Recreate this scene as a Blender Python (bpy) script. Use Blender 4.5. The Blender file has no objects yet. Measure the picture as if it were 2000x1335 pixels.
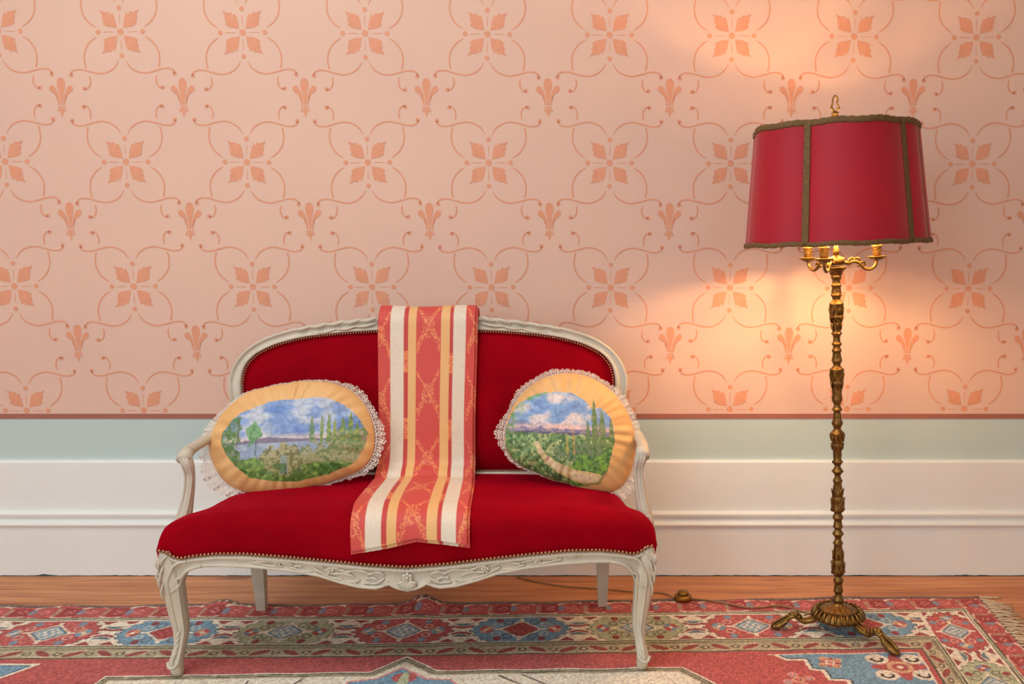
import bpy, bmesh, math, random
import numpy as np
from mathutils import Vector, Matrix, noise as mnoise
random.seed(7); rng = np.random.default_rng(7)
pi = math.pi
SC = bpy.context.scene
COL = SC.collection

# ------------------------------------------------------------------ camera
F, PITCH, H, CX, CY = 1855.0, math.radians(5.7), 1.15, 1140.0, 667.5
cd = bpy.data.cameras.new('camera'); cam = bpy.data.objects.new('camera', cd); COL.objects.link(cam)
cam.location = (0, 0, H); cam.rotation_euler = (pi/2 - PITCH, 0, 0)
cd.sensor_width = 36; cd.lens = F*36/2000; cd.shift_x = (1000-CX)/2000
cd.clip_start = .05; cd.clip_end = 50
SC.camera = cam
# ------------------------------------------------------------------ world, daylight, exposure
SC.view_settings.view_transform = 'Standard'; SC.view_settings.look = 'None'
SC.view_settings.gamma = 1; SC.view_settings.use_curve_mapping = False
SC.view_settings.exposure = 0.0
wd = bpy.data.worlds.new('world'); SC.world = wd; wd.use_nodes = True
wd.node_tree.nodes['Background'].inputs[0].default_value = (.75, .85, 1, 1)
wd.node_tree.nodes['Background'].inputs[1].default_value = .6
ROOM = (-4.4, 3.4, -3.0, 3.3)          # x0 x1 y0 y1
CEIL = 3.4
def area(name, loc, rot, sx, sy, power, col):
    l = bpy.data.lights.new(name, 'AREA'); l.shape = 'RECTANGLE'; l.size = sx; l.size_y = sy
    l.energy = power; l.color = col
    o = bpy.data.objects.new(name, l); COL.objects.link(o); o.location = loc; o.rotation_euler = rot
    return o
# daylight coming in at the three window openings of the room
WIN_L = (-0.9, .75, 1.5, 2.3)            # y centre, sill z, width, height (left wall)
WIN_F = ((-2.3, .75, 1.5, 2.3), (1.1, .75, 1.5, 2.3))   # x centre ... (wall behind the camera)
area('daylight_left', (ROOM[0]+.06, WIN_L[0], WIN_L[1]+WIN_L[3]/2), (0, -pi/2, 0), WIN_L[3], WIN_L[2], 48, (.72, .92, 1))
for i, w in enumerate(WIN_F):
    area('daylight_front', (w[0], ROOM[2]+.06, w[1]+w[3]/2), (pi/2, 0, 0), w[2], w[3], (37, 13)[i], (.76, .93, 1))

area('overhead_fill', (-1.1, 1.3, CEIL-.06), (0, 0, 0), 1.8, 1.8, 54, (.90, .96, 1))  # added soft fill from above, an unseen area light without a fixture
# ------------------------------------------------------------------ pixel -> place
def ray(u, v):
    a = (u-CX)/F; b = -(v-CY)/F
    return (a, math.cos(PITCH)+b*math.sin(PITCH), -math.sin(PITCH)+b*math.cos(PITCH))
def P(u, v, y):
    r = ray(u, v); t = y/r[1]; return Vector((r[0]*t, y, H+r[2]*t))
def G(u, v, z=0.0):
    r = ray(u, v); t = (z-H)/r[2]; return Vector((r[0]*t, r[1]*t, z))
def plane_hit(u, v, o, n):
    r = Vector(ray(u, v)); c = Vector((0, 0, H)); t = (o-c).dot(n)/r.dot(n); return c+r*t
FLOOR = -.008                            # rug top is z = 0
BASE_Y = G(1000, 1124, FLOOR).y          # front face of the skirting
WALL_Y = BASE_Y + .03

# ------------------------------------------------------------------ helpers
def lin(c):
    return tuple(((x/255)/12.92 if x <= 10 else ((x/255+.055)/1.055)**2.4) for x in c)
def linA(a):
    a = np.clip(np.asarray(a, float)/255, 0, 1)
    return np.where(a <= .04045, a/12.92, ((a+.055)/1.055)**2.4)
def spl(pts, n):
    """Catmull-Rom through pts (any dimension), n samples, by chord length"""
    p = np.asarray(pts, float)
    if p.ndim == 1: p = p[:, None]
    d = np.r_[0, np.cumsum(np.maximum(np.linalg.norm(np.diff(p, axis=0), axis=1), 1e-9))]
    t = np.linspace(0, d[-1], n)
    m = np.gradient(p, d, axis=0)
    k = np.clip(np.searchsorted(d, t, side='right')-1, 0, len(d)-2)
    h = (d[k+1]-d[k])[:, None]; s = ((t-d[k])[:, None])/h
    return (2*s**3-3*s**2+1)*p[k]+(s**3-2*s**2+s)*h*m[k]+(-2*s**3+3*s**2)*p[k+1]+(s**3-s**2)*h*m[k+1]
def itp(x, xs, ys): return np.interp(x, xs, ys)

class MB:
    def __init__(s): s.v = []; s.f = []
    def add(s, vs, fs):
        o = len(s.v); s.v += [tuple(map(float, q)) for q in vs]; s.f += [tuple(i+o for i in q) for q in fs]
    def rings(s, rs, caps=True, closed=False):
        n = len(rs[0]); vs = [q for r in rs for q in r]; fs = []
        m = len(rs)
        for i in range(m if closed else m-1):
            a = i*n; b = ((i+1) % m)*n
            for j in range(n):
                k = (j+1) % n; fs.append((a+j, a+k, b+k, b+j))
        if caps and not closed:
            fs.append(tuple(reversed(range(n)))); fs.append(tuple(range((m-1)*n, m*n)))
        s.add(vs, fs)
    def tube(s, pts, rad, n=8, flat=1.0, up=None, caps=True):
        """tube along pts; flat scales the thickness along the 'up' axis"""
        pts = [Vector(p) for p in pts]; m = len(pts)
        if not hasattr(rad, '__len__'): rad = [rad]*m
        rs = []; ref = Vector(up) if up is not None else None; prev = None
        for i, p in enumerate(pts):
            t = (pts[min(i+1, m-1)]-pts[max(i-1, 0)])
            t = t.normalized() if t.length > 1e-9 else Vector((0, 0, 1))
            if ref is not None: b = ref - t*ref.dot(t)
            elif prev is None:
                b = Vector((0, 0, 1)) if abs(t.z) < .9 else Vector((1, 0, 0)); b = b - t*b.dot(t)
            else: b = prev - t*prev.dot(t)
            if b.length < 1e-6: b = t.orthogonal()
            b.normalize(); prev = b; c = t.cross(b)
            rs.append([p+(c*math.cos(2*pi*j/n)+b*flat*math.sin(2*pi*j/n))*rad[i] for j in range(n)])
        s.rings(rs, caps)
    def lathe(s, prof, n=24, c=(0, 0, 0), mod=None, M=None, caps=True):
        rs = []
        for (r, z) in prof:
            ring = []
            for j in range(n):
                a = 2*pi*j/n; q = r*(1+(mod(a, z) if mod else 0))
                p = Vector((q*math.cos(a), q*math.sin(a), z))
                if M: p = M @ p
                ring.append(p+Vector(c))
            rs.append(ring)
        s.rings(rs, caps)
    def ell(s, c, r, n=8, m=5, M=None):
        rs = []
        for i in range(m+1):
            th = -pi/2+pi*(i+.02)/(m+.04)
            ring = []
            for j in range(n):
                a = 2*pi*j/n; p = Vector((r[0]*math.cos(th)*math.cos(a), r[1]*math.cos(th)*math.sin(a), r[2]*math.sin(th)))
                if M: p = M @ p
                ring.append(p+Vector(c))
            rs.append(ring)
        s.rings(rs)
    def box(s, lo, hi):
        x0, y0, z0 = lo; x1, y1, z1 = hi
        s.add([(x0,y0,z0),(x1,y0,z0),(x1,y1,z0),(x0,y1,z0),(x0,y0,z1),(x1,y0,z1),(x1,y1,z1),(x0,y1,z1)],
              [(0,3,2,1),(4,5,6,7),(0,1,5,4),(1,2,6,5),(2,3,7,6),(3,0,4,7)])
    def mirror(s):
        """append the x-mirrored copy"""
        o = len(s.v); v = list(s.v); f = list(s.f)
        s.v += [(-a, b, c) for a, b, c in v]; s.f += [tuple(i+o for i in reversed(q)) for q in f]
        return s
    def mesh(s, name, smooth=True):
        me = bpy.data.meshes.new(name); me.from_pydata(s.v, [], s.f); me.update()
        if smooth: me.polygons.foreach_set('use_smooth', [True]*len(me.polygons))
        return me
    def build(s, name, mat, parent=None, smooth=True, kind=None):
        return link(name, s.mesh(name, smooth), mat, parent, kind)
def link(name, me, mat, parent=None, kind=None):
    o = bpy.data.objects.new(name, me); COL.objects.link(o)
    if mat is not None and len(me.materials) == 0: me.materials.append(mat)
    if parent is not None: o.parent = parent
    if kind: o['kind'] = kind
    return o
def sharp(o, ang=35):
    me = o.data
    bm = bmesh.new(); bm.from_mesh(me); a = math.radians(ang)
    for e in bm.edges:
        if len(e.link_faces) == 2 and e.calc_face_angle(0) > a: e.smooth = False
    bm.to_mesh(me); bm.free(); return o
def grid_mesh(name, pts, cols=None, close_u=False):
    """pts (n,m,3) -> mesh with optional per-vertex colour (linear)"""
    n, m = pts.shape[:2]
    idx = np.arange(n*m).reshape(n, m)
    if close_u: idx = np.vstack([idx, idx[:1]])
    q = np.stack([idx[:-1, :-1], idx[1:, :-1], idx[1:, 1:], idx[:-1, 1:]], -1).reshape(-1, 4)
    return raw_mesh(name, pts.reshape(-1, 3), q, None if cols is None else cols.reshape(-1, 3))
def raw_mesh(name, v, q, cols=None):
    me = bpy.data.meshes.new(name)
    me.vertices.add(len(v)); me.vertices.foreach_set('co', np.asarray(v, np.float32).ravel())
    k = q.shape[1]
    me.loops.add(len(q)*k); me.loops.foreach_set('vertex_index', q.astype(np.int32).ravel())
    me.polygons.add(len(q)); me.polygons.foreach_set('loop_start', np.arange(0, len(q)*k, k, dtype=np.int32))
    me.polygons.foreach_set('loop_total', np.full(len(q), k, np.int32))
    me.polygons.foreach_set('use_smooth', np.ones(len(q), bool))
    me.update(calc_edges=True)
    if cols is not None:
        ca = me.color_attributes.new('Col', 'FLOAT_COLOR', 'POINT')
        c4 = np.ones((len(v), 4), np.float32); c4[:, :3] = cols
        ca.data.foreach_set('color', c4.ravel())
    return me
def tag(o, label, cat, group=None):
    o['label'] = label; o['category'] = cat
    if group: o['group'] = group
    return o
def struct(o): o['kind'] = 'structure'; return o
def empty(name, loc=(0, 0, 0), rz=0):
    o = bpy.data.objects.new(name, None); COL.objects.link(o); o.location = loc; o.rotation_euler = (0, 0, rz)
    o.empty_display_size = .05; return o

def M(name, rgb, rough=.6, metal=0, vary=0, vscale=8, bump=0, bscale=60, attr=False, sheen=0, sheen_tint=None, trans=0, stretch=(1, 1, 1), rgb2=None, emit=None, estr=0, spec=.5, objrand=0):
    m = bpy.data.materials.new(name); m.use_nodes = True
    nt = m.node_tree; b = nt.nodes['Principled BSDF']; N = nt.nodes.new; Lk = nt.links.new
    b.inputs['Roughness'].default_value = rough; b.inputs['Metallic'].default_value = metal
    b.inputs['Specular IOR Level'].default_value = spec
    col = lin(rgb)+(1,)
    b.inputs['Base Color'].default_value = col
    tc = N('ShaderNodeTexCoord'); mp = N('ShaderNodeMapping'); mp.inputs['Scale'].default_value = stretch
    Lk(tc.outputs['Object'], mp.inputs[0])
    src = None
    if attr:
        at = N('ShaderNodeAttribute'); at.attribute_name = 'Col'; src = at.outputs['Color']
    if vary:
        nz = N('ShaderNodeTexNoise'); nz.inputs['Scale'].default_value = vscale; nz.inputs['Detail'].default_value = 6
        nz.inputs['Roughness'].default_value = .6
        Lk(mp.outputs[0], nz.inputs['Vector'])
        mx = N('ShaderNodeMix'); mx.data_type = 'RGBA'
        cr = N('ShaderNodeMapRange'); cr.inputs[1].default_value = .35; cr.inputs[2].default_value = .65
        Lk(nz.outputs[0], cr.inputs[0]); Lk(cr.outputs[0], mx.inputs[0])
        if rgb2 is not None:
            mx.inputs[6].default_value = col; mx.inputs[7].default_value = lin(rgb2)+(1,)
            src = mx.outputs[2]
        else:
            hs = N('ShaderNodeHueSaturation'); hs.inputs['Color'].default_value = col
            if src: Lk(src, hs.inputs['Color'])
            mr = N('ShaderNodeMapRange'); mr.inputs[1].default_value = .3; mr.inputs[2].default_value = .7
            mr.inputs[3].default_value = 1-vary; mr.inputs[4].default_value = 1+vary
            Lk(nz.outputs[0], mr.inputs[0]); Lk(mr.outputs[0], hs.inputs['Value']); src = hs.outputs[0]
    if objrand:
        oi = N('ShaderNodeObjectInfo'); hs = N('ShaderNodeHueSaturation'); mr = N('ShaderNodeMapRange')
        mr.inputs[3].default_value = 1-objrand; mr.inputs[4].default_value = 1+objrand
        Lk(oi.outputs['Random'], mr.inputs[0]); Lk(mr.outputs[0], hs.inputs['Value'])
        if src: Lk(src, hs.inputs['Color'])
        else: hs.inputs['Color'].default_value = col
        src = hs.outputs[0]
    if src: Lk(src, b.inputs['Base Color'])
    if bump:
        n2 = N('ShaderNodeTexNoise'); n2.inputs['Scale'].default_value = bscale; n2.inputs['Detail'].default_value = 4
        Lk(mp.outputs[0], n2.inputs['Vector'])
        bp = N('ShaderNodeBump'); bp.inputs['Strength'].default_value = bump; bp.inputs['Distance'].default_value = .003
        Lk(n2.outputs[0], bp.inputs['Height']); Lk(bp.outputs[0], b.inputs['Normal'])
    if sheen:
        b.inputs['Sheen Weight'].default_value = sheen; b.inputs['Sheen Roughness'].default_value = .35
        if sheen_tint: b.inputs['Sheen Tint'].default_value = lin(sheen_tint)+(1,)
    if emit:
        b.inputs['Emission Color'].default_value = lin(emit)+(1,); b.inputs['Emission Strength'].default_value = estr
    if trans:
        out = nt.nodes['Material Output']; tr = N('ShaderNodeBsdfTranslucent'); tr.inputs[0].default_value = col
        ms = N('ShaderNodeMixShader'); ms.inputs[0].default_value = trans
        Lk(b.outputs[0], ms.inputs[1]); Lk(tr.outputs[0], ms.inputs[2]); Lk(ms.outputs[0], out.inputs[0])
    return m

# ------------------------------------------------------------------ materials
m_stencil = M('stencil_paint', (227, 157, 122), .7, vary=.06, vscale=25)
m_line = M('red_brown_line', (166, 104, 88), .6, vary=.08, vscale=12)
m_skirt = M('skirting_paint', (240, 242, 236), .45, vary=.015, vscale=6, bump=.05, bscale=30)
m_ceil = M('ceiling_paint', (240, 236, 228), .8)
m_side = M('side_wall_paint', (226, 214, 204), .8)
m_gold = M('aged_brass', (134, 104, 56), .36, 1, vary=.45, vscale=90, bump=.6, bscale=210)
m_nail = M('nail_brass', (166, 122, 92), .32, 1)
m_wood = M('painted_frame', (204, 194, 174), .5, vary=.08, vscale=22, bump=.25, bscale=90)
m_velvet = M('red_velvet', (142, 0, 17), .8, vary=.14, vscale=7, bump=.12, bscale=200, sheen=.42, sheen_tint=(255, 16, 70), spec=.04)
m_shade = M('red_silk', (164, 22, 42), .5, vary=.05, vscale=150, bump=.1, bscale=400, trans=.04, sheen=.3, spec=.3)
m_lining = M('cream_lining', (246, 232, 205), .8, trans=.15)
m_braid = M('gold_braid', (112, 84, 44), .6, vary=.4, vscale=220, bump=.9, bscale=300, spec=.4)
m_candle = M('candle_sleeve', (236, 214, 168), .5)
m_lace = M('cream_lace', (240, 228, 212), .85, vary=.10, vscale=120, trans=.2)
m_cush = M('painted_satin', (236, 180, 110), .5, attr=True, vary=.04, vscale=160, sheen=.15, bump=.08, bscale=220)
m_throw = M('striped_damask', (220, 90, 80), .6, attr=True, vary=.05, vscale=260, bump=.12, bscale=300, sheen=.1)
m_rug = M('wool_pile', (170, 60, 60), .95, attr=True, vary=.10, vscale=330, bump=.8, bscale=420, spec=.1)
m_fringe = M('rug_fringe', (206, 184, 152), .9)
m_cord = M('cord', (150, 112, 70), .5)
m_glass = M('pane', (230, 240, 250), .1, emit=(225, 235, 255), estr=1.0)
m_sub = M('subfloor', (60, 36, 22), .9)

def wood_mat():
    m = bpy.data.materials.new('pine_boards'); m.use_nodes = True; nt = m.node_tree; N = nt.nodes.new; Lk = nt.links.new
    b = nt.nodes['Principled BSDF']; b.inputs['Roughness'].default_value = .45
    tc = N('ShaderNodeTexCoord'); mp = N('ShaderNodeMapping'); mp.inputs['Scale'].default_value = (1.3, 22, 1)
    oi = N('ShaderNodeObjectInfo'); ad = N('ShaderNodeVectorMath'); ad.operation = 'ADD'
    cm = N('ShaderNodeCombineXYZ'); mu = N('ShaderNodeMath'); mu.operation = 'MULTIPLY'; mu.inputs[1].default_value = 40
    Lk(oi.outputs['Random'], mu.inputs[0]); Lk(mu.outputs[0], cm.inputs[0]); Lk(mu.outputs[0], cm.inputs[2])
    Lk(tc.outputs['Object'], ad.inputs[0]); Lk(cm.outputs[0], ad.inputs[1]); Lk(ad.outputs[0], mp.inputs[0])
    nz = N('ShaderNodeTexNoise'); nz.inputs['Scale'].default_value = 2.2; nz.inputs['Detail'].default_value = 8; nz.inputs['Distortion'].default_value = .6
    Lk(mp.outputs[0], nz.inputs['Vector'])
    cr = N('ShaderNodeValToRGB'); e = cr.color_ramp.elements
    e[0].position = .3; e[0].color = lin((166, 96, 50))+(1,); e[1].position = .68; e[1].color = lin((216, 146, 92))+(1,)
    Lk(nz.outputs[0], cr.inputs[0])
    # knots
    m2 = N('ShaderNodeMapping'); m2.inputs['Scale'].default_value = (1.6, 7, 1); Lk(ad.outputs[0], m2.inputs[0])
    vo = N('ShaderNodeTexVoronoi'); vo.inputs['Scale'].default_value = 1.0; Lk(m2.outputs[0], vo.inputs['Vector'])
    kr = N('ShaderNodeMapRange'); kr.inputs[1].default_value = .05; kr.inputs[2].default_value = .13; kr.inputs[3].default_value = .75; kr.inputs[4].default_value = 0
    Lk(vo.outputs['Distance'], kr.inputs[0])
    mx = N('ShaderNodeMix'); mx.data_type = 'RGBA'; mx.inputs[7].default_value = lin((96, 52, 34))+(1,)
    Lk(kr.outputs[0], mx.inputs[0]); Lk(cr.outputs[0], mx.inputs[6]); Lk(mx.outputs[2], b.inputs['Base Color'])
    bp = N('ShaderNodeBump'); bp.inputs['Strength'].default_value = .15; bp.inputs['Distance'].default_value = .002
    Lk(nz.outputs[0], bp.inputs['Height']); Lk(bp.outputs[0], b.inputs['Normal'])
    return m
m_pine = wood_mat()

def wall_mat():
    m = bpy.data.materials.new('painted_plaster'); m.use_nodes = True; nt = m.node_tree; N = nt.nodes.new; Lk = nt.links.new
    b = nt.nodes['Principled BSDF']; b.inputs['Roughness'].default_value = .75; b.inputs['Specular IOR Level'].default_value = .25
    tc = N('ShaderNodeTexCoord'); sp = N('ShaderNodeSeparateXYZ'); Lk(tc.outputs['Object'], sp.inputs[0])
    gt = N('ShaderNodeMath'); gt.operation = 'GREATER_THAN'; gt.inputs[1].default_value = LINE_Z; Lk(sp.outputs['Z'], gt.inputs[0])
    nz = N('ShaderNodeTexNoise'); nz.inputs['Scale'].default_value = 2.2; nz.inputs['Detail'].default_value = 7; Lk(tc.outputs['Object'], nz.inputs['Vector'])
    cr = N('ShaderNodeValToRGB'); e = cr.color_ramp.elements
    e[0].position = .3; e[0].color = lin((226, 189, 170))+(1,); e[1].position = .7; e[1].color = lin((232, 194, 172))+(1,)
    Lk(nz.outputs[0], cr.inputs[0])
    mx = N('ShaderNodeMix'); mx.data_type = 'RGBA'; mx.inputs[6].default_value = lin((196, 214, 208))+(1,)
    Lk(gt.outputs[0], mx.inputs[0]); Lk(cr.outputs[0], mx.inputs[7]); Lk(mx.outputs[2], b.inputs['Base Color'])
    n2 = N('ShaderNodeTexNoise'); n2.inputs['Scale'].default_value = 90; n2.inputs['Detail'].default_value = 4; Lk(tc.outputs['Object'], n2.inputs['Vector'])
    bp = N('ShaderNodeBump'); bp.inputs['Strength'].default_value = .12; bp.inputs['Distance'].default_value = .002
    Lk(n2.outputs[0], bp.inputs['Height']); Lk(bp.outputs[0], b.inputs['Normal'])
    return m
LINE_Z = P(1000, 812, WALL_Y).z
m_wall = wall_mat()

# ------------------------------------------------------------------ room
x0, x1, y0, _ = ROOM; y1 = WALL_Y
b = MB(); b.box((x0-.15, y1, FLOOR-.1), (x1+.15, y1+.15, CEIL)); wall = struct(b.build('wall_back', m_wall, smooth=False))
b = MB(); b.box((x0-.15, y0-.15, FLOOR-.12), (x1+.15, y1, FLOOR-.02)); floor = struct(b.build('floor', m_sub, smooth=False))
b = MB(); b.box((x0-.15, y0-.15, CEIL), (x1+.15, y1+.15, CEIL+.1)); struct(b.build('ceiling', m_ceil, smooth=False))
b = MB(); b.box((x1, y0, FLOOR-.02), (x1+.15, y1, CEIL)); struct(b.build('wall_right', m_side, smooth=False))
def holed(name, axis, pos, a0, a1, holes):
    """wall with rectangular openings; axis 'x': plane x=pos running along y"""
    b = MB(); t0, t1 = sorted((pos, pos+(-.15)))
    def bx(p, q, z0, z1):
        if axis == 'x': b.box((t0, p, z0), (t1, q, z1))
        else: b.box((p, t0, z0), (q, t1, z1))
    cur = a0
    for (c, sill, w, h) in sorted(holes):
        bx(cur, c-w/2, FLOOR-.02, CEIL); bx(c-w/2, c+w/2, FLOOR-.02, sill); bx(c-w/2, c+w/2, sill+h, CEIL); cur = c+w/2
    bx(cur, a1, FLOOR-.02, CEIL)
    return struct(b.build(name, m_side, smooth=False))
holed('wall_left', 'x', x0, y0, y1, [WIN_L]); holed('wall_front', 'y', y0, x0, x1, WIN_F)
def window(n, axis, pos, hole):
    c, sill, w, h = hole
    fr = MB(); gl = []
    def bx(mb, p, q, z0, z1, d0, d1):
        if axis == 'x': mb.box((pos-d1, p, z0), (pos-d0, q, z1))
        else: mb.box((p, pos-d1, z0), (q, pos-d0, z1))
    for p, q, z0, z1 in ((c-w/2, c-w/2+.06, sill, sill+h), (c+w/2-.06, c+w/2, sill, sill+h), (c-w/2, c+w/2, sill, sill+.06), (c-w/2, c+w/2, sill+h-.06, sill+h), (c-.03, c+.03, sill, sill+h)):
        bx(fr, p, q, z0, z1, .04, .10)
    o = struct(fr.build('window_%d' % n, m_skirt, smooth=False))
    for s in (-1, 1):
        g = MB(); lo, hi = sorted((c+s*.03, c+s*(w/2-.06))); bx(g, lo, hi, sill+.06, sill+h-.06, .065, .071)
        g.build('pane', m_glass, o, smooth=False)
window(1, 'x', x0, WIN_L)
for i, w in enumerate(WIN_F): window(2+i, 'y', y0, w)

# floor boards: rows parallel to the wall
PW = BASE_Y - G(1000, 1150, FLOOR).y
plank_me = {}
def plank(xa, xb, ya, yb):
    L_ = round(xb-xa, 2)
    if L_ not in plank_me:
        hx, hy, c = L_/2-.0008, PW/2-.0014, .002
        mb = MB(); r = lambda dx, dy, z: [(-dx, -dy, z), (dx, -dy, z), (dx, dy, z), (-dx, dy, z)]
        mb.rings([r(hx, hy, -.022), r(hx, hy, -c), r(hx-c, hy-c, 0)])
        plank_me[L_] = mb.mesh('plank', False)
    o = link('plank', plank_me[L_], m_pine, floor); o.location = ((xa+xb)/2, (ya+yb)/2, FLOOR)
yb = BASE_Y; r = 0
while yb > y0+.02:
    ya = yb-PW; xs = -2.4+(0, .05, 2.1, 1.2)[r % 4]-4.2*2
    while xs < x1:
        a, c = max(xs, x0+.005), min(xs+4.2, x1-.005)
        if c-a > .1: plank(a, c, ya, yb)
        xs += 4.2
    yb = ya; r += 1

# skirting board (moulded, slightly ragged lower edge)
zt, zm1, zm0 = P(1000, 899, BASE_Y+.012).z, P(1000, 999, BASE_Y).z, P(1000, 1028, BASE_Y).z
prof = [(0, 0), (0, zm0), (-.006, zm0+.001), (-.009, zm0+.006), (-.009, zm0+.010), (-.004, zm0+.016), (.004, zm0+.018), (.006, zm0+.024), (.006, zm1-.020), (-.003, zm1-.016), (-.004, zm1-.008), (.004, zm1-.001), (.013, zm1), (.013, zt-.008), (.017, zt-.001), (.03, zt)]
xs = np.linspace(x0, x1, 780); pts = np.zeros((len(xs), len(prof), 3))
rag = np.abs(np.convolve(rng.normal(0, 1, len(xs)), np.ones(5)/5, 'same'))*.0035
for j, (dy, z) in enumerate(prof):
    pts[:, j] = np.c_[xs, np.full(len(xs), BASE_Y+dy), np.full(len(xs), z)]
pts[:, 0, 2] = FLOOR+.001+rag
sk = struct(sharp(link('baseboard_back', grid_mesh('baseboard_back', pts[:, ::-1]), m_skirt), 25))
b = MB(); lt = P(1000, 807.5, WALL_Y).z; lb = P(1000, 817, WALL_Y).z
b.box((x0, WALL_Y-.0025, lb), (x1, WALL_Y+.001, lt)); struct(b.build('trim_1', m_line, smooth=False))

# ------------------------------------------------------------------ stencilled wall pattern
U = 1/572.0
class Flat:
    """flat paint shapes in the wall plane (x right, z up), units: photo pixels about the motif centre"""
    def __init__(s): s.v = []; s.f = []
    def poly(s, pts):
        c = np.mean(pts, axis=0); o = len(s.v); s.v.append(tuple(c)); s.v += [tuple(p) for p in pts]; n = len(pts)
        s.f += [(o, o+1+i, o+1+(i+1) % n) for i in range(n)]
    def dot(s, x, y, r, n=14): s.poly([(x+r*math.cos(2*pi*i/n), y+r*math.sin(2*pi*i/n)) for i in range(n)])
    def stroke(s, pts, w, n=26, dotr=0):
        p = spl(pts, n); t = np.gradient(p, axis=0); t /= np.linalg.norm(t, axis=1)[:, None]; nn = np.c_[-t[:, 1], t[:, 0]]
        ww = (itp(np.linspace(0, 1, n), [0, .15, .8, 1], [.35, 1, 1, 1.2])*w/2)[:, None]
        a, c = p+nn*ww, p-nn*ww; o = len(s.v)
        for i in range(n): s.v += [tuple(a[i]), tuple(c[i])]
        s.f += [(o+2*i, o+2*i+1, o+2*i+3, o+2*i+2) for i in range(n-1)]
        if dotr: s.dot(p[-1][0], p[-1][1], dotr)
    def mesh(s, name, zmin=None):
        me = bpy.data.meshes.new(name); v = np.array(s.v); f = s.f
        if zmin is not None: f = [q for q in f if min(-v[i][1] for i in q) > zmin]
        me.from_pydata([(a*U, 0, -c*U) for a, c in s.v], [], [tuple(q) for q in f])
        bm = bmesh.new(); bm.from_mesh(me)
        bmesh.ops.delete(bm, geom=[v for v in bm.verts if not v.link_faces], context='VERTS')
        for q in bm.faces:
            if q.normal.y > 0: q.normal_flip()
        bm.to_mesh(me); bm.free(); me.materials.append(m_stencil); return me
def flower():
    s = Flat(); k = 1/4.45
    s.dot(0, 0, 6.2)
    for a, c in ((43, 0), (-43, 0), (0, 45), (0, -45)): s.dot(a, c, 4.6)
    for a, c in ((1, 0), (-1, 0), (0, 1), (0, -1)): s.stroke([(a*13, c*13), (a*22, c*22), (a*33, c*33)], 1.0, 6)
    for sx in (-1, 1):
        for sy in (-1, 1):
            leaf = [(6, 7), (24, 10), (33, 15), (31, 20), (34, 26), (33, 32), (38, 41), (27, 37), (20, 38), (19, 33), (13, 35), (9, 25)]
            s.poly([(sx*a, sy*c) for a, c in leaf])
            s.stroke([(sx*a*k, sy*c*k) for a, c in ((30, 240), (60, 290), (110, 328), (190, 348), (280, 332), (360, 312), (420, 318), (447, 338), (446, 358))], 2.7, dotr=4)
            s.stroke([(sx*a*k, sy*c*k) for a, c in ((208, 40), (270, 85), (312, 150), (325, 215), (321, 262), (313, 300))], 2.7)
            s.stroke([(sx*a*k, sy*c*k) for a, c in ((291, 366), (283, 412), (296, 455), (322, 478), (340, 472))], 2.7, 14, dotr=4)
    return s
def fleur():
    s = Flat()
    s.poly([(-2, 12), (-4, -5), (-7.8, -18), (-8, -27), (-5, -33.5), (0, -35.5), (5, -33.5), (8, -27), (7.8, -18), (4, -5), (2, 12)])
    for q in (-1, 1):
        s.poly([(q*a, c) for a, c in ((3.5, 12), (4.5, 0), (7.5, -8), (10.5, -15), (14.5, -20), (19.5, -21), (23, -17.5), (22.8, -12), (18.5, -7.5), (12, -3.5), (8, 3), (6.5, 12))])
        s.stroke([(q*5, 17), (q*5.5, 22), (q*8.5, 29)], 2.2, 8)
    s.poly([(-8, 13), (8, 13), (8, 15), (-8, 15)])
    s.poly([(-1.5, 17), (1.5, 17), (3, 22), (5, 28), (2.5, 32), (0, 40), (-2.5, 32), (-5, 28), (-3, 22)])
    return s
fl_me = flower().mesh('stencil_flower'); fr_me = fleur().mesh('stencil_fleur_de_lis')
def stencil(name, me, u, v):
    p = P(u, v, WALL_Y); o = link(name, me, None, wall); o.location = (p.x, WALL_Y-.0008, p.z); o.rotation_euler = (0, random.uniform(-.02, .02), 0); return o
rows = [(-197, -192, 224, 1916), (62, 73, 235, 1907), (316, 320, 246, 1899), (559, 563, 261, 1891)]
for (va, vb, ua, ub) in rows:
    for k in range(-2, 10):
        t = k/7; stencil('stencil_flower', fl_me, ua+(ub-ua)*t, va+(vb-va)*t)
half = flower().mesh('stencil_flower', zmin=-6.5)
for k in range(-2, 10):
    t = k/7; stencil('stencil_flower', half, 281+(1883-281)*t, 801-3*t).rotation_euler = (0, 0, 0)
for (va, vb, ua, ub) in [(-62, -58, 112, 1788), (188, 190, 120, 1783), (430, 432, 137, 1775), (668, 674, 152, 1772)]:
    for k in range(-2, 10):
        t = k/7; stencil('stencil_fleur_de_lis', fr_me, ua+(ub-ua)*t, va+(vb-va)*t)

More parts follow.
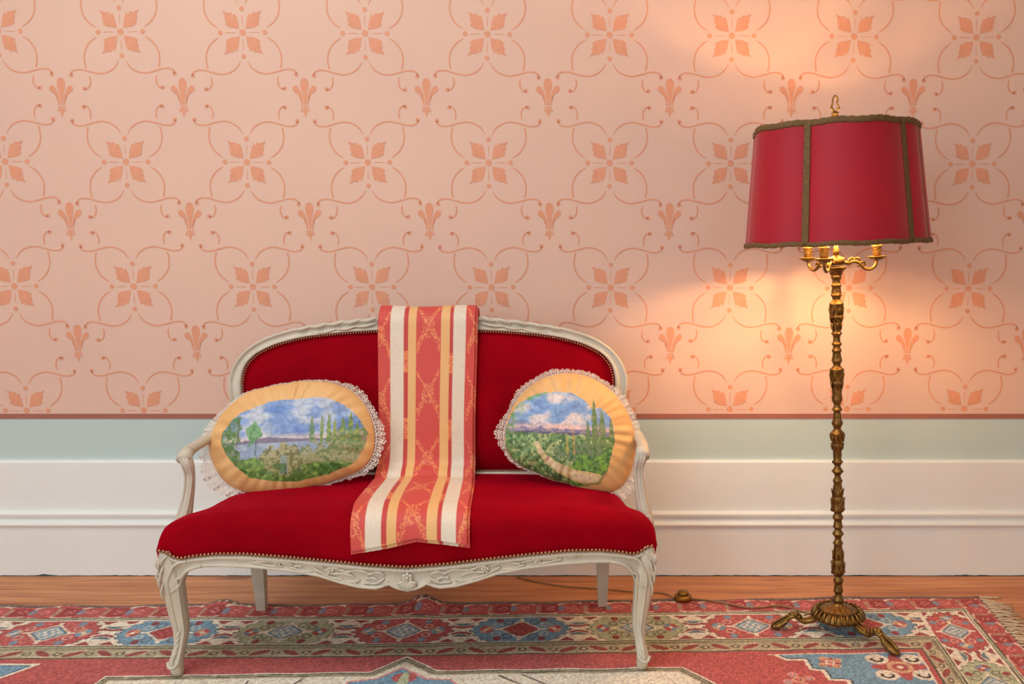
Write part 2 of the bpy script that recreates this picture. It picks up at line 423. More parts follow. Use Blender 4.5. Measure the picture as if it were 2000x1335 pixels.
# ------------------------------------------------------------------ rug
CREAM, RED, DRED, BLUE, OLIVE, DARK, GRN, PINK, TAN = (230, 216, 194), (184, 98, 94), (150, 72, 72), (124, 156, 174), (172, 162, 132), (84, 72, 66), (178, 182, 148), (216, 146, 136), (210, 170, 136)
RXR = G(1914, 1163).x
def back_edge(x): return itp(x, [-2.6, G(0, 1182).x, G(700, 1178).x, G(1914, 1163).x], [2.955, 2.965, 2.982, 3.051])
def inpoly(X, Y, poly):
    c = np.zeros(X.shape, bool); n = len(poly)
    for i in range(n):
        xa, ya = poly[i]; xb, yb = poly[(i+1) % n]
        if ya == yb: continue
        c ^= ((ya > Y) != (yb > Y)) & (X < (xb-xa)*(Y-ya)/(yb-ya)+xa)
    return c
def polydist(X, Y, pl):
    d = np.full(X.shape, 9.)
    for (xa, ya), (xb, yb) in zip(pl[:-1], pl[1:]):
        l2 = (xb-xa)**2+(yb-ya)**2; t = np.clip(((X-xa)*(xb-xa)+(Y-ya)*(yb-ya))/l2, 0, 1)
        d = np.minimum(d, np.hypot(X-xa-t*(xb-xa), Y-ya-t*(yb-ya)))
    return d
def rug_colour(X, Y):
    """the woven design as a function of place on the rug"""
    C = np.zeros(X.shape+(3,)); C[:] = RED
    def put(m, c, k=1.0): C[m] = np.asarray(c)*k+C[m]*(1-k)
    WD = 2.0
    t = back_edge(X)-Y; far = t > WD/2; t = np.where(far, WD-t, t)
    s = (RXR-.09*np.minimum(t, .7)-X)*1.33
    side = s < t; d = np.minimum(t, s); a = np.where(side, back_edge(RXR)-Y+.0, X)   # along-border coordinate
    wob = .004*np.sin(X*37)+.003*np.sin(Y*53+X*11)
    # ---- field
    fld = d >= .405
    pg = lambda pts: [(G(u, v).x, G(u, v).y) for u, v in pts]
    med = pg([(190, 1331), (206, 1320), (330, 1318), (722, 1311), (795, 1281), (852, 1308), (1200, 1304), (1332, 1301), (1400, 1335), (1460, 1370), (1380, 1500), (150, 1520), (120, 1380)])
    blu = pg([(1495, 1268), (1536, 1287), (1572, 1287), (1584, 1305), (1608, 1307), (1621, 1326), (1656, 1327), (1668, 1345), (1720, 1400), (2100, 1400), (1790, 1262)])
    blL = pg([(74, 1296), (0, 1322), (-60, 1345), (-120, 1400), (-400, 1400), (-200, 1296)])
    star = pg([(680, 1330), (735, 1324), (785, 1303), (832, 1324), (880, 1326), (905, 1345), (960, 1400), (800, 1460), (620, 1400)])
    Yf = np.where(far, 2*(back_edge(X)-WD/2)-Y, Y)
    im = fld & inpoly(X, Yf, med); put(im, CREAM)
    dm = polydist(X, Yf, med+med[:1]); band = fld & (dm < .026) & im
    put(band, OLIVE); put(fld & (np.abs(dm-.006) < .0022) & im, DARK); put(fld & (np.abs(dm-.016) < .0018) & im, DARK); put(fld & (dm < .003), CREAM)
    for q in (((590, 1325), (560, 1345)), ((485, 1328), (465, 1350)), ((975, 1318), (1040, 1345)), ((1020, 1316), (1090, 1345)), ((1385, 1325), (1360, 1340))):
        put(im & (dm > .024) & (polydist(X, Yf, pg(q)) < .0035), DARK, .8)
    st = fld & inpoly(X, Yf, star); put(st, BLUE); ds = polydist(X, Yf, star+star[:1]); put(fld & (ds < .004), PINK)
    c0 = G(790, 1322); put(st & (np.hypot((X-c0.x)/.034, (Yf-c0.y)/.028) < 1), RED); put(st & (np.hypot((X-c0.x)/.013, (Yf-c0.y+.02)/.05) < 1), GRN)
    for bp in (blu, blL):
        ib = fld & inpoly(X, Yf, bp); put(ib, BLUE); db = polydist(X, Yf, bp+bp[:1]); put(fld & (db < .0055), CREAM); put(ib & (np.abs(db-.009) < .002), DARK)
    def blossom(u, v, r, cols, petals=4, ph=.78):
        c = G(u, v); rr = np.hypot(X-c.x, Yf-c.y); an = np.arctan2(Yf-c.y, X-c.x)
        put(fld & (rr < r*(.62+.30*np.cos(petals*(an-ph))**2)), cols[0])
        for k in range(petals):
            aa = ph+2*pi*k/petals; q = np.hypot(X-c.x-r*.8*math.cos(aa), Yf-c.y-r*.8*math.sin(aa))
            put(fld & (q < r*.36), cols[1]); put(fld & (np.abs(q-r*.17) < r*.05) & (Yf < c.y+r*.8*math.sin(aa)+r*.08), cols[2]); 
        put(fld & (rr < r*.42), cols[3]); put(fld & (rr < r*.25), cols[0]); put(fld & (rr < r*.1), cols[1])
    blossom(1758, 1301, .088, (RED, CREAM, DARK, TAN)); blossom(1621, 1292, .034, (RED, TAN, RED, CREAM), 4, .5)
    blossom(1560, 1326, .04, (RED, PINK, BLUE, TAN), 4, .3)
    # ---- border
    B = ~fld; P1 = .353
    put(B, OLIVE)
    # outer selvedge + guard
    put(d < .014, (128, 104, 92)); put((d < .014) & (np.sin(a*260) > .55), CREAM, .7)
    g = (d >= .014) & (d < .104); put(g, RED)
    q = (d-.059)/.045; ph = (a/.152) % 1
    put(g & (ph > .12) & (ph < .48) & (np.abs(q) < .72), DRED, .75)
    put(g & (np.hypot((ph-.3)/.10, q/.42) < 1) & (np.sin(a*240)*np.sin(d*300) > .1), PINK, .8)
    put(g & (np.hypot((ph-.74)/.13, q/.45) < 1) & (np.cos(a*210)*np.cos(d*260) > .0), PINK, .7)
    put(g & (np.abs(q+.72-.35*np.sin(2*pi*ph)) < .14) & (ph > .45) & (ph < .97), CREAM, .85)
    put(g & (np.abs(q-.74-.3*np.sin(2*pi*ph)) < .12) & (ph < .45), CREAM, .8)
    put(g & (np.hypot((ph-.53)/.07, (q)/.5) < 1), BLUE, .75); put(g & (np.hypot((ph-.03)/.05, q/.6) < 1), OLIVE, .8)
    sl = (d >= .104) & (d < .130); put(sl, CREAM); put((np.abs(d-.108) < .003) | (np.abs(d-.122) < .0025), DARK, .85); put(np.abs(d-.115) < .003, GRN)
    # main border with medallions
    mb_ = (d >= .130) & (d < .316); put(mb_, CREAM)
    sm = side | ((s >= .130) & (s < .330) & (t >= .130)); mb_ = mb_ | (sm & (s < .316) & (s >= .130) & (t >= .130) & (t < .316)); put(mb_, CREAM)
    xa = np.where(sm, (back_edge(RXR)-Y-.29), (X+.544)); kk = np.round(xa/P1); p = (xa-kk*P1); qd = (np.where(sm, s, t)-.223)/.093
    edge = 1-.40*np.abs(qd)**1.6+.035*np.sign(np.sin(qd*19))
    ap = np.abs(p)/.150
    inm = mb_ & (ap < edge) & (np.abs(qd) < .97)
    kmod = np.where(sm, (kk*2+3*0+0) % 3, kk % 3).astype(int)
    for j, c in enumerate((RED, BLUE, GRN)):
        mm = inm & (kmod == j); put(mm, c)
        inner = (BLUE, RED, BLUE)[j]; fl = ((BLUE, TAN), (RED, TAN), (RED, BLUE))[j]
        put(mm & (ap > edge-.035), DARK, .6)
        dia = np.abs(p)/.056+np.abs(qd)/.62
        put(mm & (dia < 1.22) & (dia > 1.0), CREAM, .8); put(mm & (dia < 1), inner); put(mm & (dia < .78) , CREAM if j != 1 else DRED, .8)
        put(mm & (dia < .7) & (np.sin(p*300)*np.sin(qd*15) > 0), inner, .8); put(mm & (dia > .92) & (dia < 1.0), DARK, .7)
        put(mm & (np.abs(qd) < .07) & (np.abs(p) > .052) & (np.abs(p) < .078), CREAM); put(mm & (np.abs(p) < .006) & (np.abs(qd) > .55) & (np.abs(qd) < .85), CREAM)
        # flowers left and right of the diamond
        fx, fy = (np.abs(p)-.103)/.021, qd/.30
        rr = np.hypot(fx, fy); put(mm & (rr < 1), fl[0]); put(mm & (rr < 1) & (fx*fy > .0), fl[1], .85); put(mm & (rr < .3), CREAM)
        # little rosettes in the corners, hooked tendrils
        rr = np.hypot((np.abs(p)-.066)/.012, (np.abs(qd)-.74)/.16); put(mm & (rr < 1), (BLUE, DRED, DRED)[j], .9)
        rr = np.hypot((np.abs(p)-.038)/.013, (np.abs(qd)-.55)/.2); put(mm & (np.abs(rr-1) < .22), (PINK, DARK, DARK)[j], .45)
        rr = np.hypot((np.abs(p)-.072)/.012, (np.abs(qd)-.36)/.14); put(mm & (np.abs(rr-1) < .26) & (fx < -.2), (CREAM, CREAM, DARK)[j], .55)
    gap = mb_ & ~inm; pg_ = np.abs(np.abs(p)-P1/2)          # hourglass figures between medallions
    aq = np.abs(qd)
    put(gap & (aq > .70) & (aq < .95) & (np.abs(pg_-.035)/.024 < (aq-.66)/.28), DRED, .9)
    put(gap & (aq > .30) & (aq < .52) & (pg_ < .026*(aq-.24)/.22), (110, 128, 132), .95)
    put(gap & (np.abs(aq-.20-.12*(pg_/.028)**2) < .075) & (pg_ < .03), DRED, .9)
    s2 = (d >= .316) & (d < .342); put(s2, OLIVE); put((np.abs(d-.320) < .0025) | (np.abs(d-.334) < .002), DARK, .8); put(np.abs(d-.327) < .0025, GRN)
    # inner olive guard
    g2 = (d >= .342) & (d < .398); put(g2, (180, 168, 138))
    q = (d-.370)/.028; pp = a/.088; k2 = np.floor(pp); f2 = pp-k2-.5; sg = np.where(k2 % 2 == 0, 1, -1)
    u_ = f2*.088; w_ = (d-.370); 
    put(g2 & (np.hypot((u_*.82+sg*w_*.57)/.031, (w_*.82-sg*u_*.57)/.0115) < 1), DRED, .85)
    rr = np.hypot((np.abs(f2)-.5)*.088/.014, q/.42); put(g2 & (np.abs(rr-.75) < .22), DARK, .75); put(g2 & (rr < .25), CREAM, .7)
    put(g2 & (np.abs(q-sg*.78) < .10) & (np.abs(f2) < .32), CREAM, .65); put(g2 & (np.abs(np.abs(q)-.95) < .05), DARK, .7)
    put((d >= .398) & (d < .405), DARK, .7)
    bl = fld & (d < .428) & (X > G(1480, 1266).x); put(bl, RED); put(fld & (np.abs(d-.427) < .004) & (X > G(1495, 1266).x), CREAM)
    # pile: uneven dyeing of the wool
    n = rng.normal(0, 1, X.shape); n2 = (n+np.roll(n, 1, 0)+np.roll(n, 1, 1)+np.roll(n, -1, 1))/2
    return np.clip(C*1.05*(1+.075*n2)[..., None], 0, 255)
xs = np.arange(-2.45, RXR+.001, .0031)
ts = np.r_[np.arange(0, .66, .0028), np.arange(.66, 2.0, .014), 2.0]
X = np.repeat(xs[:, None], len(ts), 1); T = np.repeat(ts[None], len(xs), 0)
X = X-.09*np.minimum(T, .7)*np.clip((X-RXR+1.4)/1.4, 0, 1)
Y = back_edge(X)-T + (.006*np.sin(X*9.1)+.004*np.sin(X*23+1))*np.exp(-T/.05)
Z = .0010*np.sin(X*31)*np.sin(Y*27)-.0010
for (u, v, amp, sx, sy) in ((440, 1176, .022, .045, .055), (828, 1172, .030, .045, .085), (1440, 1172, .006, .04, .04), (130, 1182, .006, .03, .03), (280, 1181, .005, .03, .02), (680, 1180, .005, .05, .02)):
    c = G(u, v); Z += amp*np.exp(-((X-c.x)/sx)**2-((Y-c.y)/sy)**2)
Z += np.where(T < .012, -.004, 0)
cols = linA(rug_colour(X, Y))
me = grid_mesh('rug', np.stack([X, Y, Z], -1)[:, ::-1], cols[:, ::-1])
rug = empty('rug', (0, 0, 0)); tag(rug, 'long red and cream patterned wool rug with medallion border on the floorboards', 'rug')
link('pile', me, m_rug, rug)
b = MB(); e = [(float(X[i, j]), float(Y[i, j]), float(Z[i, j])) for i, j in [(k, 0) for k in range(0, len(xs), 6)]]
b.tube([(p[0], p[1]+.001, max(p[2]-.003, FLOOR+.004)) for p in e], .0045, 6)
b.build('selvedge', M('rug_selvedge', (132, 108, 96), .95, vary=.4, vscale=160), rug)
b = MB()
for i in range(330):                                          # knotted fringe at the short end
    t = (i//3*3+random.uniform(.6, 2.2))/330*2.0; xr = RXR-.09*min(t, .7); y = float(back_edge(xr))-t
    ln = random.uniform(.045, .09); dy = random.uniform(-.034, .022); w = random.uniform(-.008, .008)
    b.tube([(xr-.004, y, -.001), (xr+ln*.3, y+dy*.2+w, -.003), (xr+ln*.7, y+dy*.6-w, FLOOR+.003), (xr+ln, y+dy, FLOOR+.0018)], [.0021, .0018, .0016, .0009], 4)
b.build('fringe', m_fringe, rug, kind='stuff')

# ------------------------------------------------------------------ settee
SA = math.radians(1.8); SO = Vector((-.476, 2.7133, 0))
settee = empty('settee', SO, SA)
tag(settee, 'cream carved wooden settee with red velvet seat and back against the pink wall', 'settee')
SM = Matrix.Translation(SO) @ Matrix.Rotation(SA, 4, 'Z')
W = lambda x, y, z: SM @ Vector((x, y, z))
NX = [0, .105, .2, .32, .43, .51, .57, .60, .618, .64, .66, .68]
NZ = [.305, .3125, .322, .3325, .340, .3395, .333, .3275, .332, .346, .349, .349]
nailz = lambda x: itp(abs(x), NX, NZ)
yfront = lambda x: -.252-.012*np.cos(pi*np.clip(np.abs(x)/.66, 0, 1))
BX = [0, .022, .04, .052, .066, .085, .13, .185, .235, .305, .40, .49, .54, .565, .583, .594, .601, .606, .640]
BZ = [.239, .243, .250, .258, .250, .245, .249, .263, .279, .292, .301, .305, .304, .300, .291, .279, .266, .250, .225]
botz = lambda x: itp(abs(x), BX, BZ)
# seat cushion
def seat_half(y): return itp(y, [-.27, -.20, -.13, -.095, -.05, .0, .215], [.664, .668, .655, .632, .612, .606, .570])
def seat_z(x, y):
    yf = yfront(x); bb = np.clip((y-yf)/(.215-yf), 0, 1); w = seat_half(y); aa = np.clip(np.abs(x)/w, 0, 1)
    zn = nailz(np.minimum(np.abs(x), .655))*(1-np.clip(bb*3, 0, 1))+.345*np.clip(bb*3, 0, 1)
    top = .449-.018*aa**3 - .034*aa**6*np.clip(1-bb*2.5, 0, 1)
    fr = (1-(1-np.clip(bb/(.17-.09*aa**6), 0, 1))**2.3)**(1/2.0); sd = (1-aa**70)**.42*(1-.30*aa**9*np.clip(bb*4-.5, 0, 1))
    return zn+(top-zn)*fr*sd
na, nb = 121, 90
aa = np.sin(np.linspace(-1, 1, na)*pi/2); aa = np.sign(aa)*np.abs(aa)**.5
bb = np.linspace(0, 1, nb)**1.5
A_, B_ = np.meshgrid(aa, bb, indexing='ij')
Ys = np.zeros_like(A_); Xs = np.zeros_like(A_)
Xs = A_*.664
for _ in range(3):
    yf = yfront(Xs); Ys = yf+(.215-yf)*B_; Xs = A_*seat_half(Ys)
Zs = seat_z(Xs, Ys)
Ybul = Ys-.010*np.sin(np.clip(B_/.12, 0, 1)*pi)*(1-np.abs(A_)**8)       # the front rolls forward
top = np.stack([Xs, Ybul, Zs], -1)
lo = top.copy(); lo = np.stack([Xs*.99, Ys+.004, np.full_like(Zs, .300)], -1)
ring = [(i, 0) for i in range(na)]+[(na-1, j) for j in range(1, nb)]+[(i, nb-1) for i in range(na-2, -1, -1)]+[(0, j) for j in range(nb-2, 0, -1)]
n0 = na*nb; idx = np.arange(n0).reshape(na, nb)
q = np.stack([idx[:-1, :-1], idx[1:, :-1], idx[1:, 1:], idx[:-1, 1:]], -1).reshape(-1, 4)
rv = np.array([(top[i, j, 0]*.995, top[i, j, 1]+.003*(1 if j < nb/2 else -1), min(top[i, j, 2]-.006, .325)) for i, j in ring]); ri = n0+np.arange(len(ring)); rt = np.array([idx[i, j] for i, j in ring])
q2 = np.stack([rt, ri, np.roll(ri, -1), np.roll(rt, -1)], -1)
link('seat_cushion', raw_mesh('seat_cushion', np.vstack([top.reshape(-1, 3), rv]), np.vstack([q, q2])), m_velvet, settee)
# brass nails along the front edge of the seat
b = MB()
px = np.linspace(-.655, .655, 4000); pz = nailz(px); py = yfront(px)
ds = np.r_[0, np.cumsum(np.hypot(np.diff(px), np.diff(pz)))]
for k in range(int(ds[-1]/.0104)+1):
    x = np.interp(k*.0104, ds, px); b.ell((x, yfront(x)-.0075, nailz(x)+.0025), (.0052, .0042, .0052), 8, 4)
for s in (-1, 1):
    for y in np.arange(-.235, -.12, .0104): b.ell((s*(seat_half(y)-.001), y, .349), (.0036, .0047, .0047), 6, 4)
b.build('seat_nail_trim', m_nail, settee, kind='stuff')
# front apron: moulded, lower edge cut in scallops
xs_ = np.linspace(-.632, .632, 281); rs = []
for x in xs_:
    zt_, zb_ = float(nailz(x))-.003, float(botz(x)); y = float(yfront(x)); h = zt_-zb_
    rs.append([(x, y+.03, zt_), (x, y-.003, zt_), (x, y-.0085, zt_-.004), (x, y-.0085, zt_-.008), (x, y-.003, zt_-.012), (x, y-.001, zt_-h*.5), (x, y-.003, zb_+.010), (x, y-.0085, zb_+.007), (x, y-.0085, zb_+.003), (x, y-.003, zb_), (x, y+.03, zb_+.002)])
b = MB(); b.rings(rs); b.build('apron', m_wood, settee)
b = MB()
for s in (-1, 1):
    r_ = []
    for t in np.linspace(0, 1, 12):
        x = s*(.652-.085*t); y = -.215+.43*t
        r_.append([(x, y, .29), (x+s*.012, y, .292), (x+s*.014, y, .315), (x+s*.010, y, .345), (x-s*.012, y, .345), (x-s*.012, y, .29)])
    b.rings(r_)
b.box((-.56, .195, .29), (.56, .225, .345)); sharp(b.build('seat_rail', m_wood, settee))
# carved relief on the apron
b = MB()
def onap(x, z, dy=.004): return (x, float(yfront(x))-dy, z)
def scroll(pts, r, n=14, flat=.8, dy=.004):
    p = spl(pts, n); rad = [r*(.35+.65*math.sin(pi*min(1, (i+.6)/(n*.75)) if i < n*.7 else pi*(.5+.5*(n-1-i)/(n*.3)*.0+.22))) for i in range(n)]
    b.tube([onap(a, c, dy) for a, c in p], rad, 6, flat, up=(0, 1, 0))
def zz(x, f): return float(botz(x))+f*(float(nailz(x))-float(botz(x)))
for s in (-1, 1):
    for (xa, f0, xb, f1, lift) in ((.30, .5, .40, .55, .006), (.33, .35, .41, .5, -.004), (.22, .62, .30, .45, .008), (.215, .5, .165, .62, .008), (.17, .25, .245, .45, -.006), (.125, .35, .19, .22, -.007), (.10, .66, .165, .6, .006), (.06, .55, .105, .62, .007), (.06, .42, .115, .25, -.008), (.09, .12, .15, .17, -.003), (.36, .62, .45, .6, .004), (.25, .3, .31, .35, -.004), (.255, .7, .325, .72, .003), (.14, .45, .20, .40, .005), (.075, .3, .11, .45, .006), (.03, .75, .085, .8, .004), (.18, .72, .24, .75, .003)):
        za, zb2 = zz(xa, f0), zz(xb, f1); m_ = (xa+xb)/2
        scroll([(s*xa, za), (s*(xa*.7+xb*.3), za*.7+zb2*.3+lift*.9), (s*m_, (za+zb2)/2+lift), (s*(xa*.25+xb*.75), za*.25+zb2*.75+lift*.4), (s*xb, zb2)], .0048)
    for (cx, f) in ((.205, .5), (.345, .62)):
        for k in range(5):
            a = k*2*pi/5+.3; b.ell(onap(s*cx+.0075*math.cos(a), zz(cx, f)+.0075*math.sin(a), .005), (.0052, .004, .0052), 6, 4)
        b.ell(onap(s*cx, zz(cx, f), .008), (.004, .004, .004), 6, 4)
    # scrolled lip of the lower edge
    scroll([(s*.052, .262), (s*.066, .256), (s*.090, .252), (s*.13, .256), (s*.175, .268)], .0055)
    scroll([(s*.05, .268), (s*.058, .266), (s*.062, .260), (s*.056, .257), (s*.051, .261)], .004, 10)
for k in range(9):                                             # shell in the middle
    a = -pi/2+(k-4)*.30; L_ = .030-.0012*abs(k-4)
    p0 = (0, .272)
    b.tube([onap(p0[0]+math.cos(a)*q*L_, p0[1]+math.sin(a)*q*L_, .006+.003*math.sin(q*pi)) for q in np.linspace(.2, 1.05, 6)], [.0022, .0032, .004, .0046, .0044, .003], 6)
for k in range(6):
    a = k*pi/3+.5; b.ell(onap(.0095*math.cos(a), .279+.0085*math.sin(a), .007), (.0062, .0045, .0056), 7, 4)
b.ell(onap(0, .279, .011), (.005, .005, .005), 8, 4)
b.build('apron_carving', m_wood, settee, kind='stuff')
# front cabriole legs
OZ = [0, .012, .04, .08, .12, .187, .258, .30, .335, .348]; OXv = [.640, .644, .648, .637, .640, .652, .661, .664, .664, .660]
IXv = [.616, .614, .614, .609, .602, .605, .607, .615, .622, .630]
YC = [-.226, -.228, -.230, -.214, -.208, -.212, -.219, -.220, -.219, -.218]; DV = [.013, .017, .022, .022, .024, .027, .030, .030, .029, .026]
for s in (-1, 1):
    rs = []
    for z in np.r_[0, .006, np.linspace(.012, .348, 40)]:
        o_, i_, yc, dv = (float(itp(z, OZ, q_)) for q_ in (OXv, IXv, YC, DV))
        cx, hw = (o_+i_)/2, (o_-i_)/2; ring = []
        for j in range(20):
            a = 2*pi*j/20; ca, sa_ = math.cos(a), math.sin(a); e_ = .62
            ring.append((s*(cx+hw*math.copysign(abs(ca)**e_, ca)), yc+dv*math.copysign(abs(sa_)**e_, sa_), z))
        rs.append(ring if s > 0 else ring[::-1])
    b = MB(); b.rings(rs); leg = b.build('leg', m_wood, settee)
    # beads that run from the foot up the leg and into the apron, and the carved knee
    b = MB()
    zz_ = np.linspace(.03, .27, 24)
    def fy(z): return float(itp(z, OZ, YC))-float(itp(z, OZ, DV))+.001
    inn = [(s*(float(itp(z, OZ, IXv))+.006), fy(z)+.003, z) for z in zz_]+[(s*.600, -.2485, .279), (s*.588, -.2490, .294), (s*.570, -.2495, .303), (s*.545, -.2500, .309)]
    b.tube(spl(inn, 50), .0042, 6)
    out = [(s*(float(itp(z, OZ, IXv))*.42+float(itp(z, OZ, OXv))*.58), fy(z)-.001, z) for z in zz_[:-1]]+[(s*.628, fy(.29)-.001, .293), (s*.621, -.2495, .308), (s*.607, -.2490, .317), (s*.585, -.2492, .322)]
    b.tube(spl(out, 50), .0042, 6)
    b.build('bead', m_wood, leg, kind='stuff')
    b = MB()
    for (xa, za, xb, zb2, r_) in ((.640, .338, .652, .305, .004), (.650, .335, .658, .29, .004), (.644, .312, .654, .268, .0038), (.653, .290, .657, .240, .0036), (.648, .262, .654, .210, .0033), (.634, .338, .644, .324, .0035), (.657, .33, .661, .30, .004), (.659, .30, .660, .262, .0036)):
        p = spl([(s*xa, fy(za)-.001, za), (s*(xa*.6+xb*.4+.004), fy((za+zb2)/2)-.004, (za+zb2)/2), (s*xb, fy(zb2)+.002, zb2)], 9)
        b.tube(p, [r_*q_ for q_ in (.4, .7, .95, 1, 1, .9, .75, .55, .3)], 6)
    for (dz, r_) in ((.10, .004), (.085, .005), (.065, .005), (.05, .005)):
        b.tube(spl([(s*(float(itp(dz+.03, OZ, IXv))+.012), fy(dz+.03), dz+.03), (s*(float(itp(dz, OZ, IXv))+.02), fy(dz)-.003, dz), (s*(float(itp(dz-.02, OZ, OXv))-.012), fy(dz-.02)-.001, dz-.02)], 8), [r_*q_ for q_ in (.3, .7, 1, 1, 1, .8, .6, .3)], 6)
    b.tube(spl([(s*.618, fy(.04)+.004, .044), (s*.628, fy(.036)-.004, .032), (s*.640, fy(.034)-.003, .030), (s*.649, fy(.036)+.010, .040)], 12), .0045, 6)
    b.build('leg_carving', m_wood, leg, kind='stuff')
# rear legs
for s in (-1, 1):
    b = MB(); rs = []
    for z, y, hw in ((0, .238, .014), (.05, .232, .016), (.12, .222, .019), (.2, .212, .020), (.345, .205, .021), (.46, .212, .019)):
        x = s*(.544+.0*z); rs.append([(x-hw, y-hw, z), (x+hw, y-hw, z), (x+hw, y+hw, z), (x-hw, y+hw, z)])
    b.rings(rs); sharp(b.build('leg', m_wood, settee), 30)
# back frame
def yback(z, x=0): return .205+(z-.45)*.16
OUT = [(.585, .430), (.600, .52), (.612, .62), (.620, .70), (.623, .735), (.612, .775), (.587, .815), (.535, .857), (.452, .889), (.33, .911), (.15, .932), (0, .944)]
INN = [(.550, .455), (.564, .52), (.574, .62), (.581, .70), (.582, .735), (.570, .782), (.545, .812), (.500, .838), (.420, .863), (.29, .881), (.15, .889), (0, .891)]
def full(p): return [(-a, c) for a, c in p]+[(a, c) for a, c in reversed(p[:-1])]
NB = 180
po, pi_ = spl(full(OUT), NB), spl(full(INN), NB)
prof = [(0, .012), (0, -.010), (.06, -.022), (.16, -.024), (.26, -.017), (.45, -.0145), (.66, -.017), (.76, -.022), (.92, -.022), (1, -.012), (1, .012)]
rs = []
for i in range(NB):
    ring = []
    for (t, dy) in prof:
        x = po[i][0]*(1-t)+pi_[i][0]*t; z = po[i][1]*(1-t)+pi_[i][1]*t; ring.append((x, yback(z)+dy, z))
    rs.append(ring)
b = MB(); b.rings(rs)
b.build('back_frame', m_wood, settee)
b = MB(); rs = []
for x in np.linspace(-.575, .575, 24):
    rs.append([(x, yback(.44)+dy, z) for dy, z in ((.012, .432), (-.016, .432), (-.022, .437), (-.022, .450), (-.016, .456), (.012, .458))])
b.rings(rs); b.build('lower_rail', m_wood, settee)
b = MB()                                                       # carved leaves along the crest
for s in (-1, 1):
    for x in np.arange(.02, .40, .052):
        k = int(np.argmin(np.abs(po[:, 0]-s*x)+10*(po[:, 1] < .85))); zt_ = po[k][1]
        p = [(s*(x+.030), yback(zt_)-.021, zt_-.013), (s*(x+.008), yback(zt_)-.023, zt_-.006), (s*(x-.014), yback(zt_)-.019, zt_+.0005), (s*(x-.032), yback(zt_)-.012, zt_+.0015)]
        b.tube(spl(p, 9), [.002, .004, .006, .007, .0065, .0055, .004, .003, .0015], 6)
    for (xa, xb) in ((.22, .30), (.28, .37), (.16, .24)):
        p = [(s*xa, yback(.9)-.022, itp(xa, [.15, .29, .42], [.917, .898, .878])), (s*(xa+xb)/2, yback(.9)-.024, itp((xa+xb)/2, [.15, .29, .42], [.912, .890, .872])), (s*xb, yback(.9)-.021, itp(xb, [.15, .29, .42], [.912, .897, .876]))]
        b.tube(spl(p, 9), [.0015, .003, .0042, .005, .005, .0045, .0035, .003, .0015], 6)
b.build('crest_carving', m_wood, settee, kind='stuff')
# velvet back panel with its nail border
loop = [tuple(p) for p in pi_]; bot = [(x, .456) for x in np.linspace(.54, -.54, 60)[1:-1]]
loop = np.array(loop+bot); cen = np.array([0, .66]); nr = 26
pts = np.zeros((len(loop), nr, 3))
for j, r_ in enumerate(np.linspace(1.01, .0, nr)):
    q_ = cen+(loop-cen)*r_; bul = .006+.030*(1-min(r_, 1)**5)**.7
    pts[:, j] = np.c_[q_[:, 0], yback(q_[:, 1])-bul, q_[:, 1]]
link('back_cushion', grid_mesh('back_cushion', pts, close_u=True), m_velvet, settee)
b = MB()
cl = np.vstack([loop, loop[:1]]); ds = np.r_[0, np.cumsum(np.linalg.norm(np.diff(cl, axis=0), axis=1))]
for k in range(int(ds[-1]/.0082)):
    x, z = np.interp(k*.0082, ds, cl[:, 0]), np.interp(k*.0082, ds, cl[:, 1]); x, z = cen+(np.array([x, z])-cen)*.988
    b.ell((x, yback(z)-.0215, z), (.0037, .0032, .0037), 6, 3)
b.build('back_nail_trim', m_nail, settee, kind='stuff')
# arms: scrolled support, rail back to the frame, small velvet pad
for s in (-1, 1):
    arm = MB()
    sup = spl([(.650, -.105, .335), (.648, -.098, .385), (.640, -.090, .43), (.632, -.085, .48), (.630, -.085, .53), (.634, -.090, .552), (.638, -.086, .568), (.640, -.062, .575)], 26)
    rad = itp(np.linspace(0, 1, 26), [0, .2, .45, .7, .85, 1], [.026, .023, .016, .0135, .018, .017])
    arm.tube([(s*a, c, d_) for a, c, d_ in sup], list(rad), 12)
    railp = spl([(.640, -.100, .562), (.642, -.078, .574), (.646, -.03, .576), (.648, .05, .577), (.640, .14, .584), (.612, .222, .600)], 22)
    arm.tube([(s*a, c, d_) for a, c, d_ in railp], list(itp(np.linspace(0, 1, 22), [0, .1, .5, 1], [.020, .018, .016, .018])), 12, .85)
    ao = arm.build('arm', m_wood, settee)
    bd = MB()
    for off in (-.009, .009):
        bd.tube([(s*(a+off), c-.85*r_, d_) for (a, c, d_), r_ in zip(sup[1:24], rad[1:24])], .0034, 6)
    bd.tube(spl([(s*.655, -.128, .352), (s*.662, -.124, .375), (s*.655, -.118, .395), (s*.645, -.114, .385)], 12), .005, 6)
    bd.build('bead', m_wood, ao, kind='stuff')
    pd = MB(); pp = spl([(.645, .115, .588), (.640, .14, .590), (.634, .165, .594), (.624, .19, .598)], 12)
    pd.tube([(s*a, c, d_) for a, c, d_ in pp], list(itp(np.linspace(0, 1, 12), [0, .15, .85, 1], [.005, .010, .010, .005])), 12, .7, up=(0, 0, 1)); pd.build('arm_pad', m_velvet, ao)

